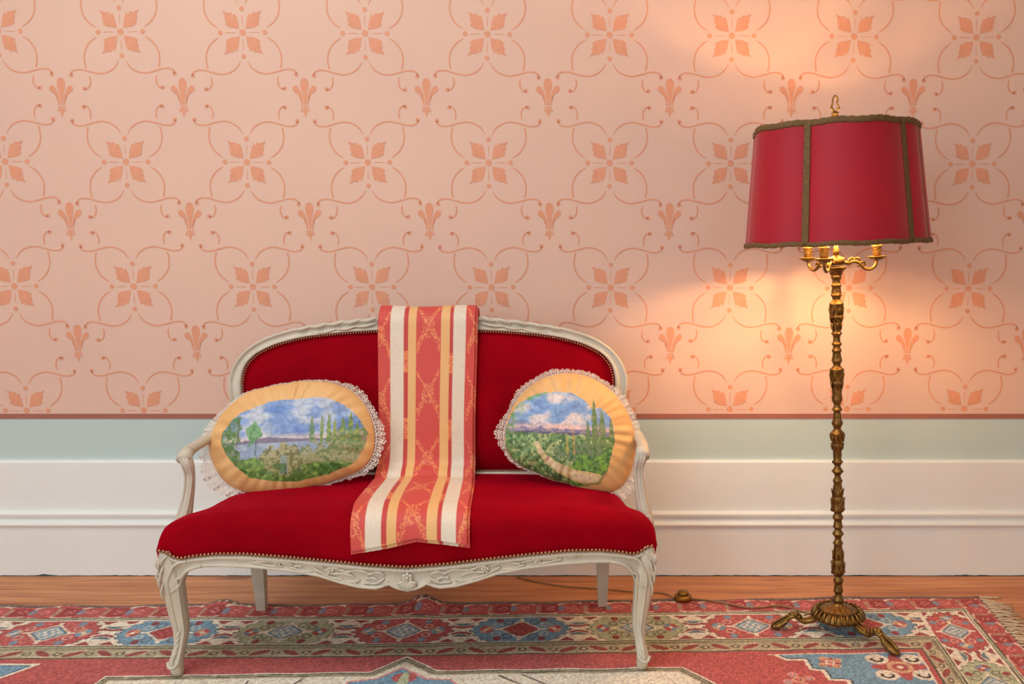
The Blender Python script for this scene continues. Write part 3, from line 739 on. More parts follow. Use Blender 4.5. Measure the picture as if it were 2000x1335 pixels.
# ------------------------------------------------------------------ throw
CORAL, CR2, GOLD, DCOR = (206, 72, 62), (228, 212, 190), (230, 178, 114), (190, 58, 52)
path = [(.330, .62), (.334, .80), (.330, .905), (.318, .944), (.296, .953), (.272, .950), (.248, .930), (.236, .89), (.222, .82), (.196, .70), (.178, .60), (.166, .53), (.150, .483), (.118, .464)]
for y in (.06, 0, -.06, -.12, -.17, -.205): path.append((y, float(seat_z(0, y))+.013))
for (dy, z) in ((-.002, .405), (-.013, .375), (-.0155, .350), (-.0165, .325)): path.append((yfront(0)+dy-.004 if z < .40 else -.238, z))
pth = spl(path, 420); sl = np.r_[0, np.cumsum(np.linalg.norm(np.diff(pth, axis=0), axis=1))]; TL = sl[-1]
def throw_col(w, l):
    C = np.zeros(w.shape+(3,)); C[:] = CORAL
    def put(m, c, k=1.): C[m] = np.asarray(c)*k+C[m]*(1-k)
    put((w > .125) & (w < .262), CR2); put((w > .303) & (w < .393), GOLD); put((w > .650) & (w < .742), GOLD); put((w > .778) & (w < .908), CR2)
    sp = rng.random(w.shape)
    for (c0, hw) in ((.521, .12), (.02, .10), (1.02, .10)):
        f = ((l-.05)/.205) % 1; dx = np.abs(w-c0)/hw
        v1 = np.abs(dx-np.clip((.42-f)/.34, 0, 1.1)); v2 = np.abs(dx-np.clip((f-.40)/.30, 0, 1.0))
        gar = ((f < .44) & (v1 < .26) & (dx < 1)) | ((f > .40) & (f < .72) & (v2 < .15) & (dx < 1))
        put(gar & (sp > .50) & (np.abs(w-c0) < hw), (236, 150, 92), .85)
        put((np.abs(np.hypot(dx/.45, (f-.36)/.13)-1) < .22) & (sp > .55), (232, 150, 98), .8)
    f = (l/.205) % 1
    for a, c, o in ((.262, .303, .0), (.742, .778, .08)):
        put((w > a) & (w < c) & (((f+o) % 1) < .32) & (sp > .42), (234, 148, 84), .9); put((w > a) & (w < c) & (((f+o) % 1) > .32), DCOR, .8)
    put((w > .125) & (w < .262) & (sp > .86), (214, 194, 168), .6); put((w > .778) & (w < .908) & (sp > .86), (214, 194, 168), .6)
    return C
def throw_sheet(name, parent, xl, xr, off, cut, nw=110, nl=460, thick=.0045):
    ws = np.linspace(0, 1, nw); top = np.zeros((nw, nl, 3)); bot = np.zeros((nw, nl, 3)); LG = np.zeros((nw, nl))
    bk = [q for q in path if q[0] > .11]
    for i, w in enumerate(ws):
        x0_ = xl+(xr-xl)*w; yf = float(yfront(x0_)); bs = np.linspace(1, 0, 46)**1.6; ys = yf+(.100-yf)*bs
        zs = seat_z(np.full(46, x0_), ys); bt = (ys-yf)/(.215-yf); ys = ys-.010*np.sin(np.clip(bt/.12, 0, 1)*pi)
        pt = spl(bk+[(a_, c_) for a_, c_ in zip(ys, zs)]+[(yf-.002, zs[-1]-.015)], 900)
        zend = itp(w, [0, .3, .55, .8, 1], [.353, .368, .384, .376, .368])-cut
        L_ = np.r_[0, np.cumsum(np.linalg.norm(np.diff(pt, axis=0), axis=1))]
        k = np.argmax((np.arange(900) > 500) & (pt[:, 1] < zend)) or 899
        ls = np.linspace(0, L_[k], nl); y, z = np.interp(ls, L_, pt[:, 0]), np.interp(ls, L_, pt[:, 1])
        k_ = np.ones(9)/9; y[4:-4] = np.convolve(y, k_, 'valid'); z[4:-4] = np.convolve(z, k_, 'valid')
        ty, tz = np.gradient(y), np.gradient(z); nn = np.maximum(np.hypot(ty, tz), 1e-9); ny, nz = tz/nn, -ty/nn
        rip = off+.0025*np.sin(w*7+ls*5)+.002*np.sin(ls*17+w*3)*np.clip(ls-.5, 0, 1)+.004*np.clip((ls-L_[k]+.10)/.10, 0, 1)
        xx = x0_+itp(ls, [0, .9, L_[k]], [0, 0, .014])*w+.003*np.sin(ls*9+1)*(1-2*w)+.004*np.clip((ls-L_[k]+.25)/.25, 0, 1)
        top[i] = np.c_[xx, y+ny*rip, z+nz*rip]
        bot[i] = np.c_[xx, y+ny*(rip-thick), z+nz*(rip-thick)]; LG[i] = L_[k]-ls
    allp = np.concatenate([top, bot[::-1]], 0); Wg = np.repeat(ws[:, None], nl, 1)
    cols = throw_col(Wg, LG+.06); allc = linA(np.concatenate([cols, cols[::-1]], 0))
    pw = np.einsum('ij,abj->abi', np.array(SM.to_3x3()), allp)+np.array(SM.translation)
    return link(name, grid_mesh(name, pw, allc, close_u=True), m_throw, parent)
throw = empty('folded_throw', W(0, -.02, .46)); tag(throw, 'coral throw with cream and gold stripes draped over settee back and seat', 'throw')
inv = Matrix.Translation(-throw.location)
for nm, xl, xr, off, cut in (('upper_fold', -.151, .143, .0125, .0), ('lower_fold', -.153, .150, .0055, .010)):
    o = throw_sheet(nm, throw, xl, xr, off, cut); o.matrix_parent_inverse = inv

# ------------------------------------------------------------------ cushions
def cushion(label, outline, cpx, yb, zb, tilt, paint, lacew, T=.055):
    n = (SM.to_3x3() @ Vector((0, -math.cos(tilt), math.sin(tilt)))).normalized()
    o0 = W(0, yb, zb); C = plane_hit(cpx[0], cpx[1], o0, n)
    ex = (SM.to_3x3() @ Vector((1, 0, 0))).normalized(); ey = n.cross(ex)
    if ey.z < 0: ey = -ey
    ab = []
    for u, v in outline:
        d_ = plane_hit(u, v, o0, n)-C; ab.append((d_.dot(ex), d_.dot(ey)))
    ab = np.array(ab); th = np.arctan2(ab[:, 1], ab[:, 0]); R = np.hypot(ab[:, 0], ab[:, 1]); od = np.argsort(th); th, R = th[od], R[od]
    NT = 480; tg = np.linspace(-pi, pi, NT, endpoint=False)
    Rg = np.interp(tg, np.r_[th-2*pi, th, th+2*pi], np.r_[R, R, R]); k = np.ones(17)/17
    Rg = np.convolve(np.r_[Rg[-8:], Rg, Rg[:8]], k, 'valid')
    k0 = plane_hit(cpx[0], cpx[1]+1, o0, n); k1 = plane_hit(cpx[0]+1, cpx[1], o0, n); su, sv = (k1-C).dot(ex), (C-k0).dot(ey)
    root = empty('cushion', C-n*T*0-Vector((0, 0, 0))); tag(root, label, 'cushion', 'lace edged cushions on the settee')
    rr = np.r_[np.linspace(0, .9, 130), np.linspace(.9, 1, 26)[1:]]
    RR, TT = np.meshgrid(rr, tg, indexing='ij'); RT = Rg[None]*RR
    wr = (np.sin(TT*17+np.sin(TT*4)*3)+.5*np.sin(TT*37+1))*.0036*np.clip((RR-.55)/.45, 0, 1)*np.sqrt(np.clip(1-RR**2, 0, 1))*2
    soft = .002*np.sin(RT*np.cos(TT)*21+1)*np.cos(RT*np.sin(TT)*17)
    ht = T*np.clip(1-RR**2.6, 0, 1)**.62+wr+soft*(1-RR**4)
    a_, c_ = RT*np.cos(TT), RT*np.sin(TT)
    def world(a, c, h): return a[..., None]*np.array(ex)+c[..., None]*np.array(ey)+h[..., None]*np.array(n)
    front = world(a_, c_, ht); backp = world(a_, c_, -T*.75*np.clip(1-RR**2.6, 0, 1)**.62)
    col = linA(paint(cpx[0]+a_/su, cpx[1]-c_/sv, RR))
    cb = np.zeros_like(col); cb[:] = lin((226, 160, 92))
    pts = np.concatenate([front, backp[::-1][1:]], 0).transpose(1, 0, 2); cc = np.concatenate([col, cb[::-1][1:]], 0).transpose(1, 0, 2)
    link('cover', grid_mesh('cover', pts, cc, close_u=True), m_cush, root)
    # gathered lace frill: scalloped, pierced
    NL, NRr = 1700, 15; tl = np.linspace(-pi, pi, NL, endpoint=False); R0 = np.interp(tl, np.r_[tg, pi], np.r_[Rg, Rg[:1]])
    wv = np.interp(np.degrees(tl), *zip(*lacew), period=360)*su
    sc = .80+.20*np.abs(np.sin(tl*38))+.10*np.sin(tl*11); J = np.linspace(0, 1, NRr)
    TT2, JJ = np.meshgrid(tl, J, indexing='ij')
    rad = (R0*.985)[:, None]+JJ*(wv*sc)[:, None]
    ruf = (np.sin(TT2*46+np.sin(TT2*9)*1.6)*.0045+np.sin(TT2*83)*.003)*JJ*np.minimum(1, (wv/.02))[:, None]-.004
    tw = TT2+.012*np.sin(TT2*46+1.2)*JJ
    L3 = world(rad*np.cos(tw), rad*np.sin(tw), ruf)
    idx = np.arange(NL*NRr).reshape(NL, NRr); idx = np.vstack([idx, idx[:1]])
    q = np.stack([idx[:-1, :-1], idx[1:, :-1], idx[1:, 1:], idx[:-1, 1:]], -1)
    I, K = np.meshgrid(np.arange(NL), np.arange(NRr-1), indexing='ij')
    hole = ((I+3*K) % 7 < 3) & (K % 3 == 1) | ((I % 10 < 5) & (K % 6 == 5)) | ((I*7+K*5) % 13 < 2)
    link('lace_frill', raw_mesh('lace_frill', L3.reshape(-1, 3), q[~hole]), m_lace, root)
    return root
def fbm(U_, V_, sc, seed=0):
    r = np.random.default_rng(seed); o = np.zeros(U_.shape); am = 1
    for k in range(5):
        g = r.random((64, 64)); x, y = (U_/sc*2**k) % 64, (V_/sc*2**k) % 64; i, j = x.astype(int) % 64, y.astype(int) % 64; fx, fy_ = x-np.floor(x), y-np.floor(y); i1, j1 = (i+1) % 64, (j+1) % 64
        fx, fy_ = fx*fx*(3-2*fx), fy_*fy_*(3-2*fy_)
        o += am*(g[i, j]*(1-fx)*(1-fy_)+g[i1, j]*fx*(1-fy_)+g[i, j1]*(1-fx)*fy_+g[i1, j1]*fx*fy_-.5); am *= .55
    return o
def mixc(C, m, c, k=1.):
    k = np.clip(np.broadcast_to(k, m.shape), 0, 1)[..., None]*m[..., None]; C[:] = C*(1-k)+np.asarray(c)*k
def satin(U_, V_):
    C = np.zeros(U_.shape+(3,)); C[:] = (230, 180, 116); mixc(C, np.ones(U_.shape), (212, 148, 84), np.clip(.3+fbm(U_, V_, 60, 3), 0, 1)*.5); return C
def cypress(C, inside, U_, V_, x, top, bot, w, c, seed):
    h = (V_-top)/(bot-top); wd = w*np.clip(h, 0, 1)**.6*(1.05-.45*np.clip(h, 0, 1)**3)*(1+.6*fbm(U_, V_, 7, seed))
    mixc(C, inside & (h > 0) & (h < 1) & (np.abs(U_-x+(1-h)*2) < wd), c, .85+.5*fbm(U_, V_, 4, seed+1))
def paint_left(U_, V_, RR):
    C = satin(U_, V_); n1, n2, n3 = fbm(U_, V_*2, 46, 5), fbm(U_, V_, 12, 6), fbm(U_, V_, 5, 7)
    poly = [(438, 862), (446, 838), (462, 818), (492, 801), (540, 787), (590, 781), (640, 780), (672, 793), (690, 805), (706, 824), (722, 848), (716, 880), (695, 908), (650, 927), (590, 941), (545, 940), (500, 933), (474, 913), (452, 890)]
    ins = inpoly(U_+3*n2, V_+3*n2, poly)
    sky = np.clip(.5+1.1*n1, 0, 1)
    mixc(C, ins, (126, 154, 200)); mixc(C, ins, (214, 212, 210), np.clip((sky-.5)*1.9, 0, .75)); mixc(C, ins, (92, 126, 190), np.clip((.40-sky)*2.2, 0, .8))
    hz = 868-.045*(U_-480)
    mixc(C, ins & (V_ > hz-15), (232, 206, 190), np.clip((V_-hz+15)/12, 0, 1)*.85)
    mixc(C, ins & (V_ > hz-1-6*np.clip(1-np.abs(U_-535)/60, 0, 1)+2*n2) & (V_ < hz+6), (112, 104, 128), .85)
    mixc(C, ins & (V_ > hz+4), (148, 164, 186)); mixc(C, ins & (V_ > hz+4) & (n1 > .05), (176, 186, 196), .7)
    land = V_ > 896+5*n2-.05*(U_-560)-26*np.clip((U_-610)/60, 0, 1)
    mixc(C, ins & land, (106, 142, 64)); mixc(C, ins & land, (66, 104, 44), np.clip(n2*2.2, 0, 1)); mixc(C, ins & land, (150, 174, 84), np.clip(n3*2, 0, .9))
    bush = np.hypot((U_-566)/46, (V_-902)/30) < 1+.5*n2
    mixc(C, ins & bush, (168, 158, 104), .85); mixc(C, ins & bush & (n3 > .12), (104, 104, 58), .9); mixc(C, ins & bush & (n3 < -.3), (196, 186, 134), .7)
    mixc(C, ins & (np.abs(U_-566) < 5+3*(V_-890)/30) & (V_ > 893) & (V_ < 927), (142, 156, 150), .9)
    rb = (U_ > 628-.9*(V_-870)+40*n2) & (V_ > 850-.25*(U_-640)+14*n2) & (V_ < 905)
    mixc(C, ins & rb, (166, 160, 116), .8); mixc(C, ins & rb & (n3 > .05), (100, 120, 66), .85); mixc(C, ins & rb & (n3 < -.3), (206, 190, 150), .6)
    for x, tp, w, sd in ((618, 818, 6, 1), (637, 816, 5, 2), (650, 812, 6, 3), (661, 822, 5, 4), (676, 818, 8, 8), (690, 806, 8, 9), (702, 828, 8, 10)):
        cypress(C, ins, U_, V_, x, tp, 868, w, (104, 138, 84), sd); cypress(C, ins & (n3 > .1), U_, V_, x, tp, 868, w, (150, 160, 76), sd)
    tr = np.hypot((U_-505)/19, (V_-851)/15) < 1+.9*n2
    mixc(C, ins & tr, (118, 168, 106), .85); mixc(C, ins & tr & (n3 > .15), (80, 128, 76), .8); mixc(C, ins & (np.abs(U_-511-.8*n2) < 1) & (V_ > 858) & (V_ < 893), (90, 86, 84), .8)
    lf = (U_ < 478+8*n2) & (V_ > 818)
    mixc(C, ins & lf, (122, 148, 86), np.clip(.6+.9*n2, 0, .95)); mixc(C, ins & lf & (n3 > .05), (74, 116, 54), .85); mixc(C, ins & lf & (np.abs(U_-474) < 1.2), (96, 88, 70), .8)
    mixc(C, inpoly(U_, V_, poly) & (V_ > 908) & (n2 > .1), (66, 108, 42), .7)
    C *= np.where(ins, 1+.14*n3, 1)[..., None]
    return C
def paint_right(U_, V_, RR):
    C = satin(U_, V_); n1, n2, n3 = fbm(U_, V_*1.7, 34, 15), fbm(U_, V_, 11, 16), fbm(U_, V_, 5, 17)
    poly = [(986, 868), (989, 835), (1000, 806), (1020, 784), (1050, 771), (1085, 768), (1118, 772), (1142, 787), (1158, 806), (1172, 800), (1192, 820), (1198, 850), (1192, 890), (1184, 920), (1166, 944), (1130, 948), (1088, 938), (1040, 920), (1006, 902)]
    ins = inpoly(U_+3*n2, V_+3*n2, poly)
    mixc(C, ins, (128, 162, 206)); mixc(C, ins, (228, 208, 200), np.clip((n1+.02)*2.6, 0, .9)); mixc(C, ins, (108, 134, 186), np.clip((-.12-n1)*3, 0, .8))
    hz = 839+.07*(U_-1010)
    mixc(C, ins & (V_ > hz-16), (236, 190, 178), np.clip((V_-hz+16)/12, 0, .85)); mixc(C, ins & (V_ > hz-3+5*n2), (112, 108, 142), np.clip(.75+n3, .3, .95)); mixc(C, ins & (V_ > hz+2+5*n2), (78, 78, 96), np.clip(.3+n2*2, 0, .8))
    land = V_ > hz+7+5*n2
    mixc(C, ins & land, (112, 144, 84)); mixc(C, ins & land, (176, 184, 120), np.clip(n2*2.2, 0, .9)); mixc(C, ins & land, (66, 106, 58), np.clip(-n3*2.4, 0, .9)); mixc(C, ins & land & (n3 > .36), (196, 194, 140), .7)
    mixc(C, ins & (U_ > 1110+50*n2) & (V_ > 888+22*n2), (112, 162, 50), np.clip(.55+n3*1.6, 0, .9))
    mixc(C, ins & (np.hypot((U_-1135)/40, (V_-885)/13) < 1+n2), (104, 116, 92), np.clip(.5+n3*1.5, 0, .85))
    lft = ins & (U_ < 1030-.35*(V_-790)+12*n2) & (V_ < 870)
    mixc(C, lft, (150, 172, 140), np.clip(.35+n3*1.6, 0, .8)); mixc(C, ins & (U_ < 1008+10*n2-.2*(V_-800)) , (96, 142, 80), np.clip(.4+n3*2, 0, .9)); mixc(C, ins & (V_ < 784+8*n2-.25*np.maximum(U_-1030, 0)), (110, 158, 84), np.clip(.55+n3*2, 0, .85))
    rp = spl([(1050, 868), (1056, 884), (1070, 900), (1095, 917), (1125, 930), (1160, 938)], 30); rw = np.linspace(3, 12, 30)
    rd = np.full(U_.shape, 9.)
    for (x, y), w in zip(rp, rw): rd = np.minimum(rd, np.hypot((U_-x)/1.4, V_-y)/w)
    mixc(C, ins & (rd < 1+.25*n2), (222, 194, 136), .95); mixc(C, ins & (rd < .5+.3*n2), (226, 206, 166), .7)
    mixc(C, ins & (np.hypot((U_-1070)/2.5, (V_-897)/4) < 1), (206, 140, 140), .9)
    for x, tp, w, sd in ((1161, 786, 8, 21), (1148, 826, 6, 22), (1176, 806, 9, 23), (1194, 822, 6, 24)):
        full_ = inpoly(U_, V_, [(1130, 770), (1205, 770), (1205, 890), (1130, 890)])
        cypress(C, full_, U_, V_, x, tp, 876, w, (120, 138, 84), sd); cypress(C, full_ & (n3 > .05), U_, V_, x, tp, 876, w, (84, 116, 70), sd)
    cypress(C, ins, U_, V_, 1121, 842, 892, 3, (186, 140, 80), 25); cypress(C, ins, U_, V_, 1108, 850, 890, 4, (176, 168, 84), 26)
    dm = polydist(U_, V_, poly[13:]+poly[:1]); mixc(C, (dm < 2.5+4*n2), (112, 116, 60), .6)
    C *= np.where(ins, 1+.16*n3, 1)[..., None]
    return C
OL = [(407, 872), (413, 845), (430, 813), (455, 787), (480, 768), (520, 757), (560, 750), (610, 745), (650, 748), (690, 765), (715, 795), (730, 835), (732, 868), (722, 900), (702, 918), (660, 934), (610, 948), (560, 957), (510, 961), (470, 958), (444, 945), (425, 922), (413, 897)]
ORr = [(986, 868), (990, 830), (1000, 797), (1022, 766), (1050, 744), (1085, 731), (1120, 729), (1150, 736), (1180, 752), (1208, 778), (1228, 812), (1240, 850), (1242, 880), (1234, 915), (1220, 944), (1200, 960), (1165, 957), (1110, 942), (1050, 922), (1012, 905), (994, 888)]
cushion('oval satin cushion painted with a lake landscape at the left end of the settee', OL, (572, 855), .050, .440, math.radians(20), paint_left,
        [(-180, 22), (-160, 30), (-140, 34), (-120, 14), (-90, 6), (-60, 4), (-40, 10), (-20, 20), (0, 26), (12, 18), (35, 18), (50, 12), (70, 6), (100, 5), (130, 5), (150, 9), (165, 14), (180, 22)])
cushion('rounder satin cushion painted with a winding country road at the right end of the settee', ORr, (1115, 848), .050, .440, math.radians(20), paint_right,
        [(-180, 26), (-165, 10), (-150, 8), (-120, 2), (-90, 2), (-70, 6), (-55, 22), (-35, 34), (-15, 18), (0, 14), (25, 17), (50, 14), (80, 12), (110, 14), (140, 14), (160, 10), (172, 20), (180, 26)])

# ------------------------------------------------------------------ floor lamp
LB = G(1637, 1192, .06); LB = Vector((LB.x, LB.y, 0))
lamp = empty('floor_lamp', LB); tag(lamp, 'ornate brass floor lamp with scalloped red shade standing on the rug', 'floor lamp')
TILT = math.radians(-1.9)
LM = Matrix.Translation((0, 0, .09)) @ Matrix.Rotation(TILT, 4, 'Y') @ Matrix.Translation((0, 0, -.09))
def lz(v): return P(1637, v, LB.y).z
# base dish with radiating leaves
b = MB()
leafm = lambda a, z: .035*abs(math.sin(a*13))*(1 if z < .066 else 0)+(.05*math.cos(a*14) if .068 < z < .083 else 0)
b.lathe([(.020, .030), (.066, .036), (.075, .042), (.077, .048), (.073, .055), (.064, .062), (.057, .066), (.054, .065), (.049, .0685), (.036, .073), (.024, .078), (.015, .084), (.013, .092), (.0125, .100)], 78, mod=leafm)
base = b.build('base_dish', m_gold, lamp)
b = MB()
for k in range(26):
    a = 2*pi*k/26; d_ = Vector((math.cos(a), math.sin(a), 0)); b.tube([d_*.058+Vector((0, 0, .067)), d_*.068+Vector((0, 0, .0655)), d_*.075+Vector((0, 0, .055)), d_*.079+Vector((0, 0, .044))], [.002, .0042, .005, .0025], 6)
for k in range(30):
    a = 2*pi*k/30; b.ell((.057*math.cos(a), .057*math.sin(a), .069), (.003, .003, .003), 6, 3)
b.build('leaf_relief', m_gold, base, kind='stuff')
def foot_dir(u, v): p = G(u, v)-LB; return math.atan2(p.y, p.x), p.length
fL, fR = foot_dir(1510, 1229), foot_dir(1752, 1281)
for (an, rl) in (fL, fR, (math.radians(78), .2)):
    d_ = Vector((math.cos(an), math.sin(an), 0)); q = Vector((-d_.y, d_.x, 0)); Q = lambda r_, z, w=0: d_*r_*rl/.2+Vector((0, 0, z))+q*w
    b = MB()
    p = spl([Q(.06, .040), Q(.085, .032), (Q(.105, .028)), Q(.122, .036), Q(.136, .044), Q(.150, .040), Q(.165, .026), Q(.182, .016), Q(.200, .010), Q(.208, .007)], 40)
    rad = itp(np.linspace(0, 1, 40), [0, .15, .3, .42, .5, .6, .7, .85, .95, 1], [.012, .016, .014, .010, .013, .011, .016, .019, .013, .004])
    b.tube([Vector((a, c, max(z, r_*.62+.0005))) for (a, c, z), r_ in zip(p, rad)], list(rad), 10, .62, up=(0, 0, 1))
    ft = b.build('foot', m_gold, lamp)
    b = MB()
    for r_, z_, k_ in ((.122, .042, .0115), (.131, .049, .012), (.141, .048, .011), (.148, .042, .010)): b.ell(Q(r_, z_), (k_, k_, k_*.8), 10, 6)
    b.tube(spl([Q(.150, .050), Q(.168, .039), Q(.188, .029), Q(.204, .018)], 10), .003, 6)
    for w in (-.011, .011): b.tube(spl([Q(.152, .044, w*.6), Q(.170, .034, w), Q(.190, .022, w), Q(.205, .012, w*.3)], 10), .0022, 5); b.tube(spl([Q(.066, .050, w*.6), Q(.085, .045, w), Q(.105, .040, w*.8)], 10), .0022, 5)
    b.build('scroll', m_gold, ft, kind='stuff')
# turned and chased stem
ST = [(1176, 9), (1170, 10), (1164, 7), (1158, 6), (1153, 9), (1148, 8), (1140, 7), (1132, 9.5), (1128, 8), (1124, 6), (1120, 10), (1117, 12.5), (1106, 11.5), (1096, 11), (1091, 9), (1088, 10), (1076, 8), (1064, 7), (1060, 9.2), (1057, 8), (1052, 5.5), (1047, 6.5), (1041.6, 10.5), (1037, 8), (1033, 5.5), (1028, 9), (1024, 8), (1016, 6.5), (1009.6, 10), (1005, 8), (1000, 6), (997, 11), (994, 12.5), (984, 11.5), (974, 11), (968, 8.5), (965, 9.5), (952, 7.5), (943, 7), (938, 9), (934, 7), (929, 5), (924, 7), (919.6, 11), (914, 7), (909, 5), (904, 8), (901, 9.5), (897, 7), (884, 7.2), (873, 8.5), (870, 9.8), (866, 9), (855, 11), (848, 12.5), (845, 13), (841, 9), (836, 6), (831, 8), (827, 9.8), (820, 8), (808, 6), (803, 6), (799, 10), (795, 7), (790, 5.5), (784, 8), (780, 9.2), (766, 8), (752, 9), (748, 11), (744, 10), (730, 11.5), (724, 12.5), (720, 12.8), (716, 8), (712, 6), (707, 8), (704, 9.5), (698, 7.5), (688, 7), (684, 9), (680, 7), (676, 6), (671, 9.5), (667, 6.5), (658, 6), (654, 7.5), (651, 9.6), (647, 7), (634, 8), (622, 9), (619, 11.2), (615, 9.5), (604, 11), (597, 12), (592.5, 12.8), (588, 9), (584, 6.5), (579, 8), (576, 10), (572, 8), (561, 7.5), (556.5, 9.2), (553, 7), (546, 7), (543, 9), (540, 9.6), (537, 9), (530, 12), (523, 17.5), (521, 18), (519, 14)]
chase = [(1120, 1062), (998, 940), (903, 846), (826, 803), (780, 722), (703, 686), (650, 594), (573, 557), (536, 522)]
zr = [(lz(a), lz(c)) for a, c in chase]
def mod(a, z):
    for z0, z1 in zr:
        if z0 < z < z1: return .13*math.cos(6*a)*(.6+.4*math.sin(z*260))
    return .0
prof = [(r_/610, lz(v)) for v, r_ in ST]; pr2 = []
for (ra, za), (rb_, zb2) in zip(prof[:-1], prof[1:]):
    for t in (0, .34, .67): pr2.append((ra+(rb_-ra)*t, za+(zb2-za)*t))
pr2.append(prof[-1])
b = MB(); b.lathe(pr2, 24, mod=mod, M=LM); stem = b.build('stem', m_gold, lamp)
b = MB()                                                        # leaf tips on the collars
for v, r_ in ((1100, 11), (1080, 9.5), (975, 11), (957, 9), (868, 9.5), (852, 11), (748, 10.5), (733, 11), (619, 10.5), (605, 11), (634, 8.5)):
    for k in range(6):
        a = 2*pi*k/6+v; z = lz(v); d_ = Vector((math.cos(a), math.sin(a), 0))
        b.tube([LM @ (d_*(r_/610*.9)+Vector((0, 0, z-.014))), LM @ (d_*(r_/610*1.05)+Vector((0, 0, z))), LM @ (d_*(r_/610*1.22)+Vector((0, 0, z+.007)))], [.003, .0036, .0012], 5)
b.build('leaf_relief', m_gold, stem, kind='stuff')
HZ = lz(512)
b = MB(); b.lathe([(.014, HZ-.008), (.026, HZ-.006), (.026, HZ+.012), (.022, HZ+.015), (.010, HZ+.018), (.006, HZ+.026)], 8, M=LM); b.lathe([(.0048, HZ), (.0048, lz(232)), (.0048, lz(228))], 10, M=LM); b.lathe([(.008, HZ+.02), (.010, HZ+.03), (.007, HZ+.045), (.0048, HZ+.05)], 12, M=LM)
b.build('hub', m_gold, lamp)
m_bulb = M('bulb_glow', (255, 214, 150), .4, emit=(255, 206, 146), estr=560)
HA = lz(522)
for an in (-1, 119, 239):
    a = math.radians(an); d_ = Vector((math.cos(a), math.sin(a), 0)); q = Vector((-d_.y, d_.x, 0)); Q = lambda r_, z, w=0: LM @ (d_*r_+q*w+Vector((0, 0, HA+z)))
    b = MB(); p = spl([Q(.018, .016), Q(.036, .012), Q(.052, .017), Q(.066, .012), Q(.080, -.003), Q(.096, -.008), Q(.110, -.001), Q(.117, .012), Q(.118, .022)], 34)
    b.tube(p, list(itp(np.linspace(0, 1, 34), [0, .3, .6, 1], [.0055, .005, .0048, .0044])), 8)
    for (r0, z0) in ((.045, .018), (.060, .018), (.075, .006)):
        b.tube(spl([Q(r0-.012, z0-.006), Q(r0-.006, z0+.006), Q(r0+.004, z0+.008), Q(r0+.008, z0), Q(r0+.003, z0-.004)], 12), [.002]+[.0036]*9+[.003, .002], 6)
    arm = b.build('arm', m_gold, lamp)
    AM = LM @ Matrix.Translation(d_*.118+Vector((0, 0, HA)))
    b = MB(); b.lathe([(.005, .016), (.016, .020), (.026, .027), (.0275, .030), (.020, .030), (.010, .031)], 24, mod=lambda a_, z: .05*math.cos(10*a_), M=AM); b.build('drip_pan', m_gold, arm)
    b = MB(); b.lathe([(.010, .030), (.013, .034), (.0115, .040), (.014, .046), (.0125, .052), (.0155, .058), (.015, .062), (.011, .062)], 16, M=AM); b.build('candle_cup', m_gold, arm)
    b = MB(); b.lathe([(.0105, .061), (.0105, .150), (.008, .152)], 14, M=AM); b.build('candle_sleeve', m_candle, arm)
    b = MB(); b.lathe([(.007, .151), (.010, .158), (.0150, .170), (.0155, .180), (.012, .194), (.006, .207), (.001, .214)], 14, M=AM); b.build('bulb', m_bulb, arm)
# scalloped shade: five swelling panels, braid on the edges and in the creases
ZB, ZT = lz(476.5), lz(250); NS = 360
CREASE = (0, 63, 134, 163, 229, 294, 360)
def shade_r(a, t):
    g = (math.degrees(a)+123.5+63) % 360; k = max(i for i in range(6) if CREASE[i] <= g+1e-6); ph = (g-CREASE[k])/(CREASE[k+1]-CREASE[k])
    return (.2715-.033*t)*(.905+.105*min(1, (CREASE[k+1]-CREASE[k])/60)*max(0, math.sin(pi*ph))**.8)
def shade_pt(a, t, dr=0, dz=0):
    r_ = shade_r(a, t)+dr
    return LM @ Vector((r_*math.cos(a), r_*math.sin(a), ZB+(ZT-ZB)*t+dz))
ag = np.linspace(0, 2*pi, NS, endpoint=False)+math.radians(-123.5-63)
pts = np.array([[shade_pt(a, t) for t in np.linspace(0, 1, 24)] for a in ag]); sh = link('lamp_shade', grid_mesh('lamp_shade', pts, close_u=True), m_shade, lamp)
pts = np.array([[shade_pt(a, t, -.0022) for t in np.linspace(1, 0, 24)] for a in ag]); link('lining', grid_mesh('lining', pts, close_u=True), m_lining, sh)
for nm, t, hh in (('top_braid', 1, .0085), ('bottom_braid', 0, .0065)):
    pr_ = [(-.003, -1), (.002, -1), (.0042, -.5), (.0032, 0), (.0042, .5), (.002, 1), (-.003, 1)]
    pts = np.array([[shade_pt(a, t, dr, q_*hh*(1+.10*math.sin(a*60))-(.004 if t else -.004)+.0015*math.sin(a*13)) for dr, q_ in pr_] for a in ag])
    b = MB(); b.rings([list(map(Vector, r_)) for r_ in pts], closed=True); b.build(nm, m_braid, sh)
for k in range(6):
    a0 = math.radians(-123.5-63+CREASE[k]); b = MB(); rs = []
    for t in np.linspace(0, 1, 30):
        w = .0105/.25
        rs.append([shade_pt(a0+q_*w, t, dr+.0005) if abs(q_) > .2 else shade_pt(a0, t, dr+.004) for q_, dr in ((-1, 0), (-.9, .003), (-.45, .004), (0, .002), (.45, .004), (.9, .003), (1, 0), (.5, -.001), (-.5, -.001))])
    b.rings(rs); b.build('strap_braid', m_braid, sh)
b = MB()                                                        # wire spider carrying the shade
for k in range(6):
    a = math.radians(-123.5-63+(CREASE[k]+CREASE[k+1])/2); b.tube([LM @ Vector((0, 0, lz(232))), LM @ Vector((.10*math.cos(a), .10*math.sin(a), lz(236))), shade_pt(a, .985, -.004)], .0018, 5)
b.build('spider', m_gold, sh)
b = MB(); FZ = lz(230)
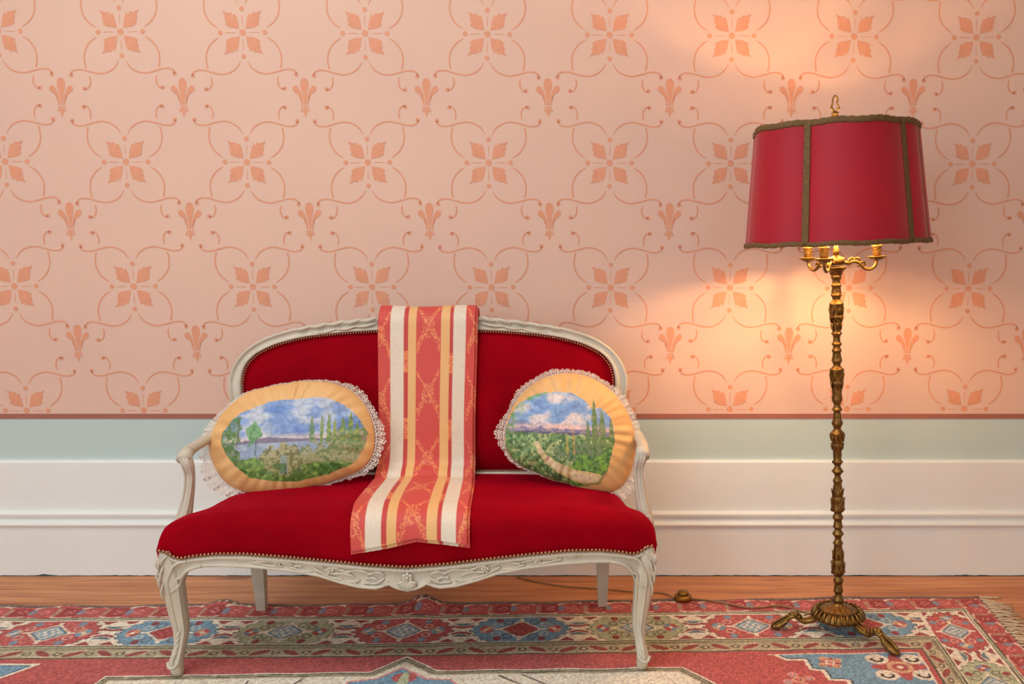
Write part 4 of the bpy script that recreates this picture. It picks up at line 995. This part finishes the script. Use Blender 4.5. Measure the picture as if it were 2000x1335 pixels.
b.lathe([(.006, FZ), (.011, FZ+.003), (.008, FZ+.007), (.011, FZ+.011), (.010, FZ+.015), (.004, FZ+.019)], 14, M=LM)
lp = [(0, .016), (.006, .024), (.011, .031), (.008, .037), (.0055, .043), (.008, .050), (.005, .058), (0, .063), (-.004, .059), (-.0065, .050), (-.0075, .041), (-.010, .033), (-.006, .024), (0, .016)]
b.tube([LM @ Vector((a, 0, FZ+c)) for a, c in spl(lp, 44)], .0026, 6)
b.tube([LM @ Vector(q_) for q_ in ((-.004, 0, FZ+.02), (-.010, 0, FZ+.027), (-.015, -.002, FZ+.031))], [.003, .003, .001], 5)
b.tube([LM @ Vector(q_) for q_ in ((.004, 0, FZ+.02), (.010, 0, FZ+.026), (.014, -.002, FZ+.030))], [.003, .003, .001], 5)
b.build('finial', m_gold, lamp)

# ------------------------------------------------------------------ cord and foot switch
sw = G(1334, 1171, 0); sw.z = FLOOR if sw.y > back_edge(sw.x)+.03 else 0.0
swz = sw.z
switch = empty('foot_switch', sw); tag(switch, 'small round brass foot switch on the rug edge beside the settee', 'switch')
m_br = M('dull_brass', (150, 112, 48), .38, .9, vary=.1, vscale=30)
b = MB(); b.lathe([(.026, 0), (.0290, .003), (.0295, .012), (.027, .017), (.020, .019)], 32); b.build('housing', m_br, switch)
b = MB(); b.lathe([(.0185, .018), (.0185, .026), (.015, .030), (.002, .031)], 28); b.build('button', m_br, switch)
pts = [G(u, v, z) for u, v, z in ((1596, 1199, .004), (1572, 1195, .004), (1548, 1187, .004), (1521, 1182, .004), (1490, 1185, .004), (1465, 1186, .004), (1420, 1178, .004), (1380, 1171, .004))]+[sw+Vector((.030, -.004, .006))]
b = MB(); b.tube(spl(pts, 60), .0028, 6)
tag(b.build('power_cord', m_cord), 'thin brown flex on the rug running from lamp base to foot switch', 'cord')
pts = [sw+Vector((-.029, .002, .006))]+[G(u, v, FLOOR+.003) for u, v in ((1296, 1158), (1250, 1155.5), (1190, 1151), (1140, 1147), (1100, 1144), (1050, 1136), (1010, 1126.5))]
b = MB(); b.tube(spl(pts, 60), .0026, 6)
tag(b.build('power_cord', m_cord), 'thin brown flex lying on bare floorboards behind the settee legs', 'cord')
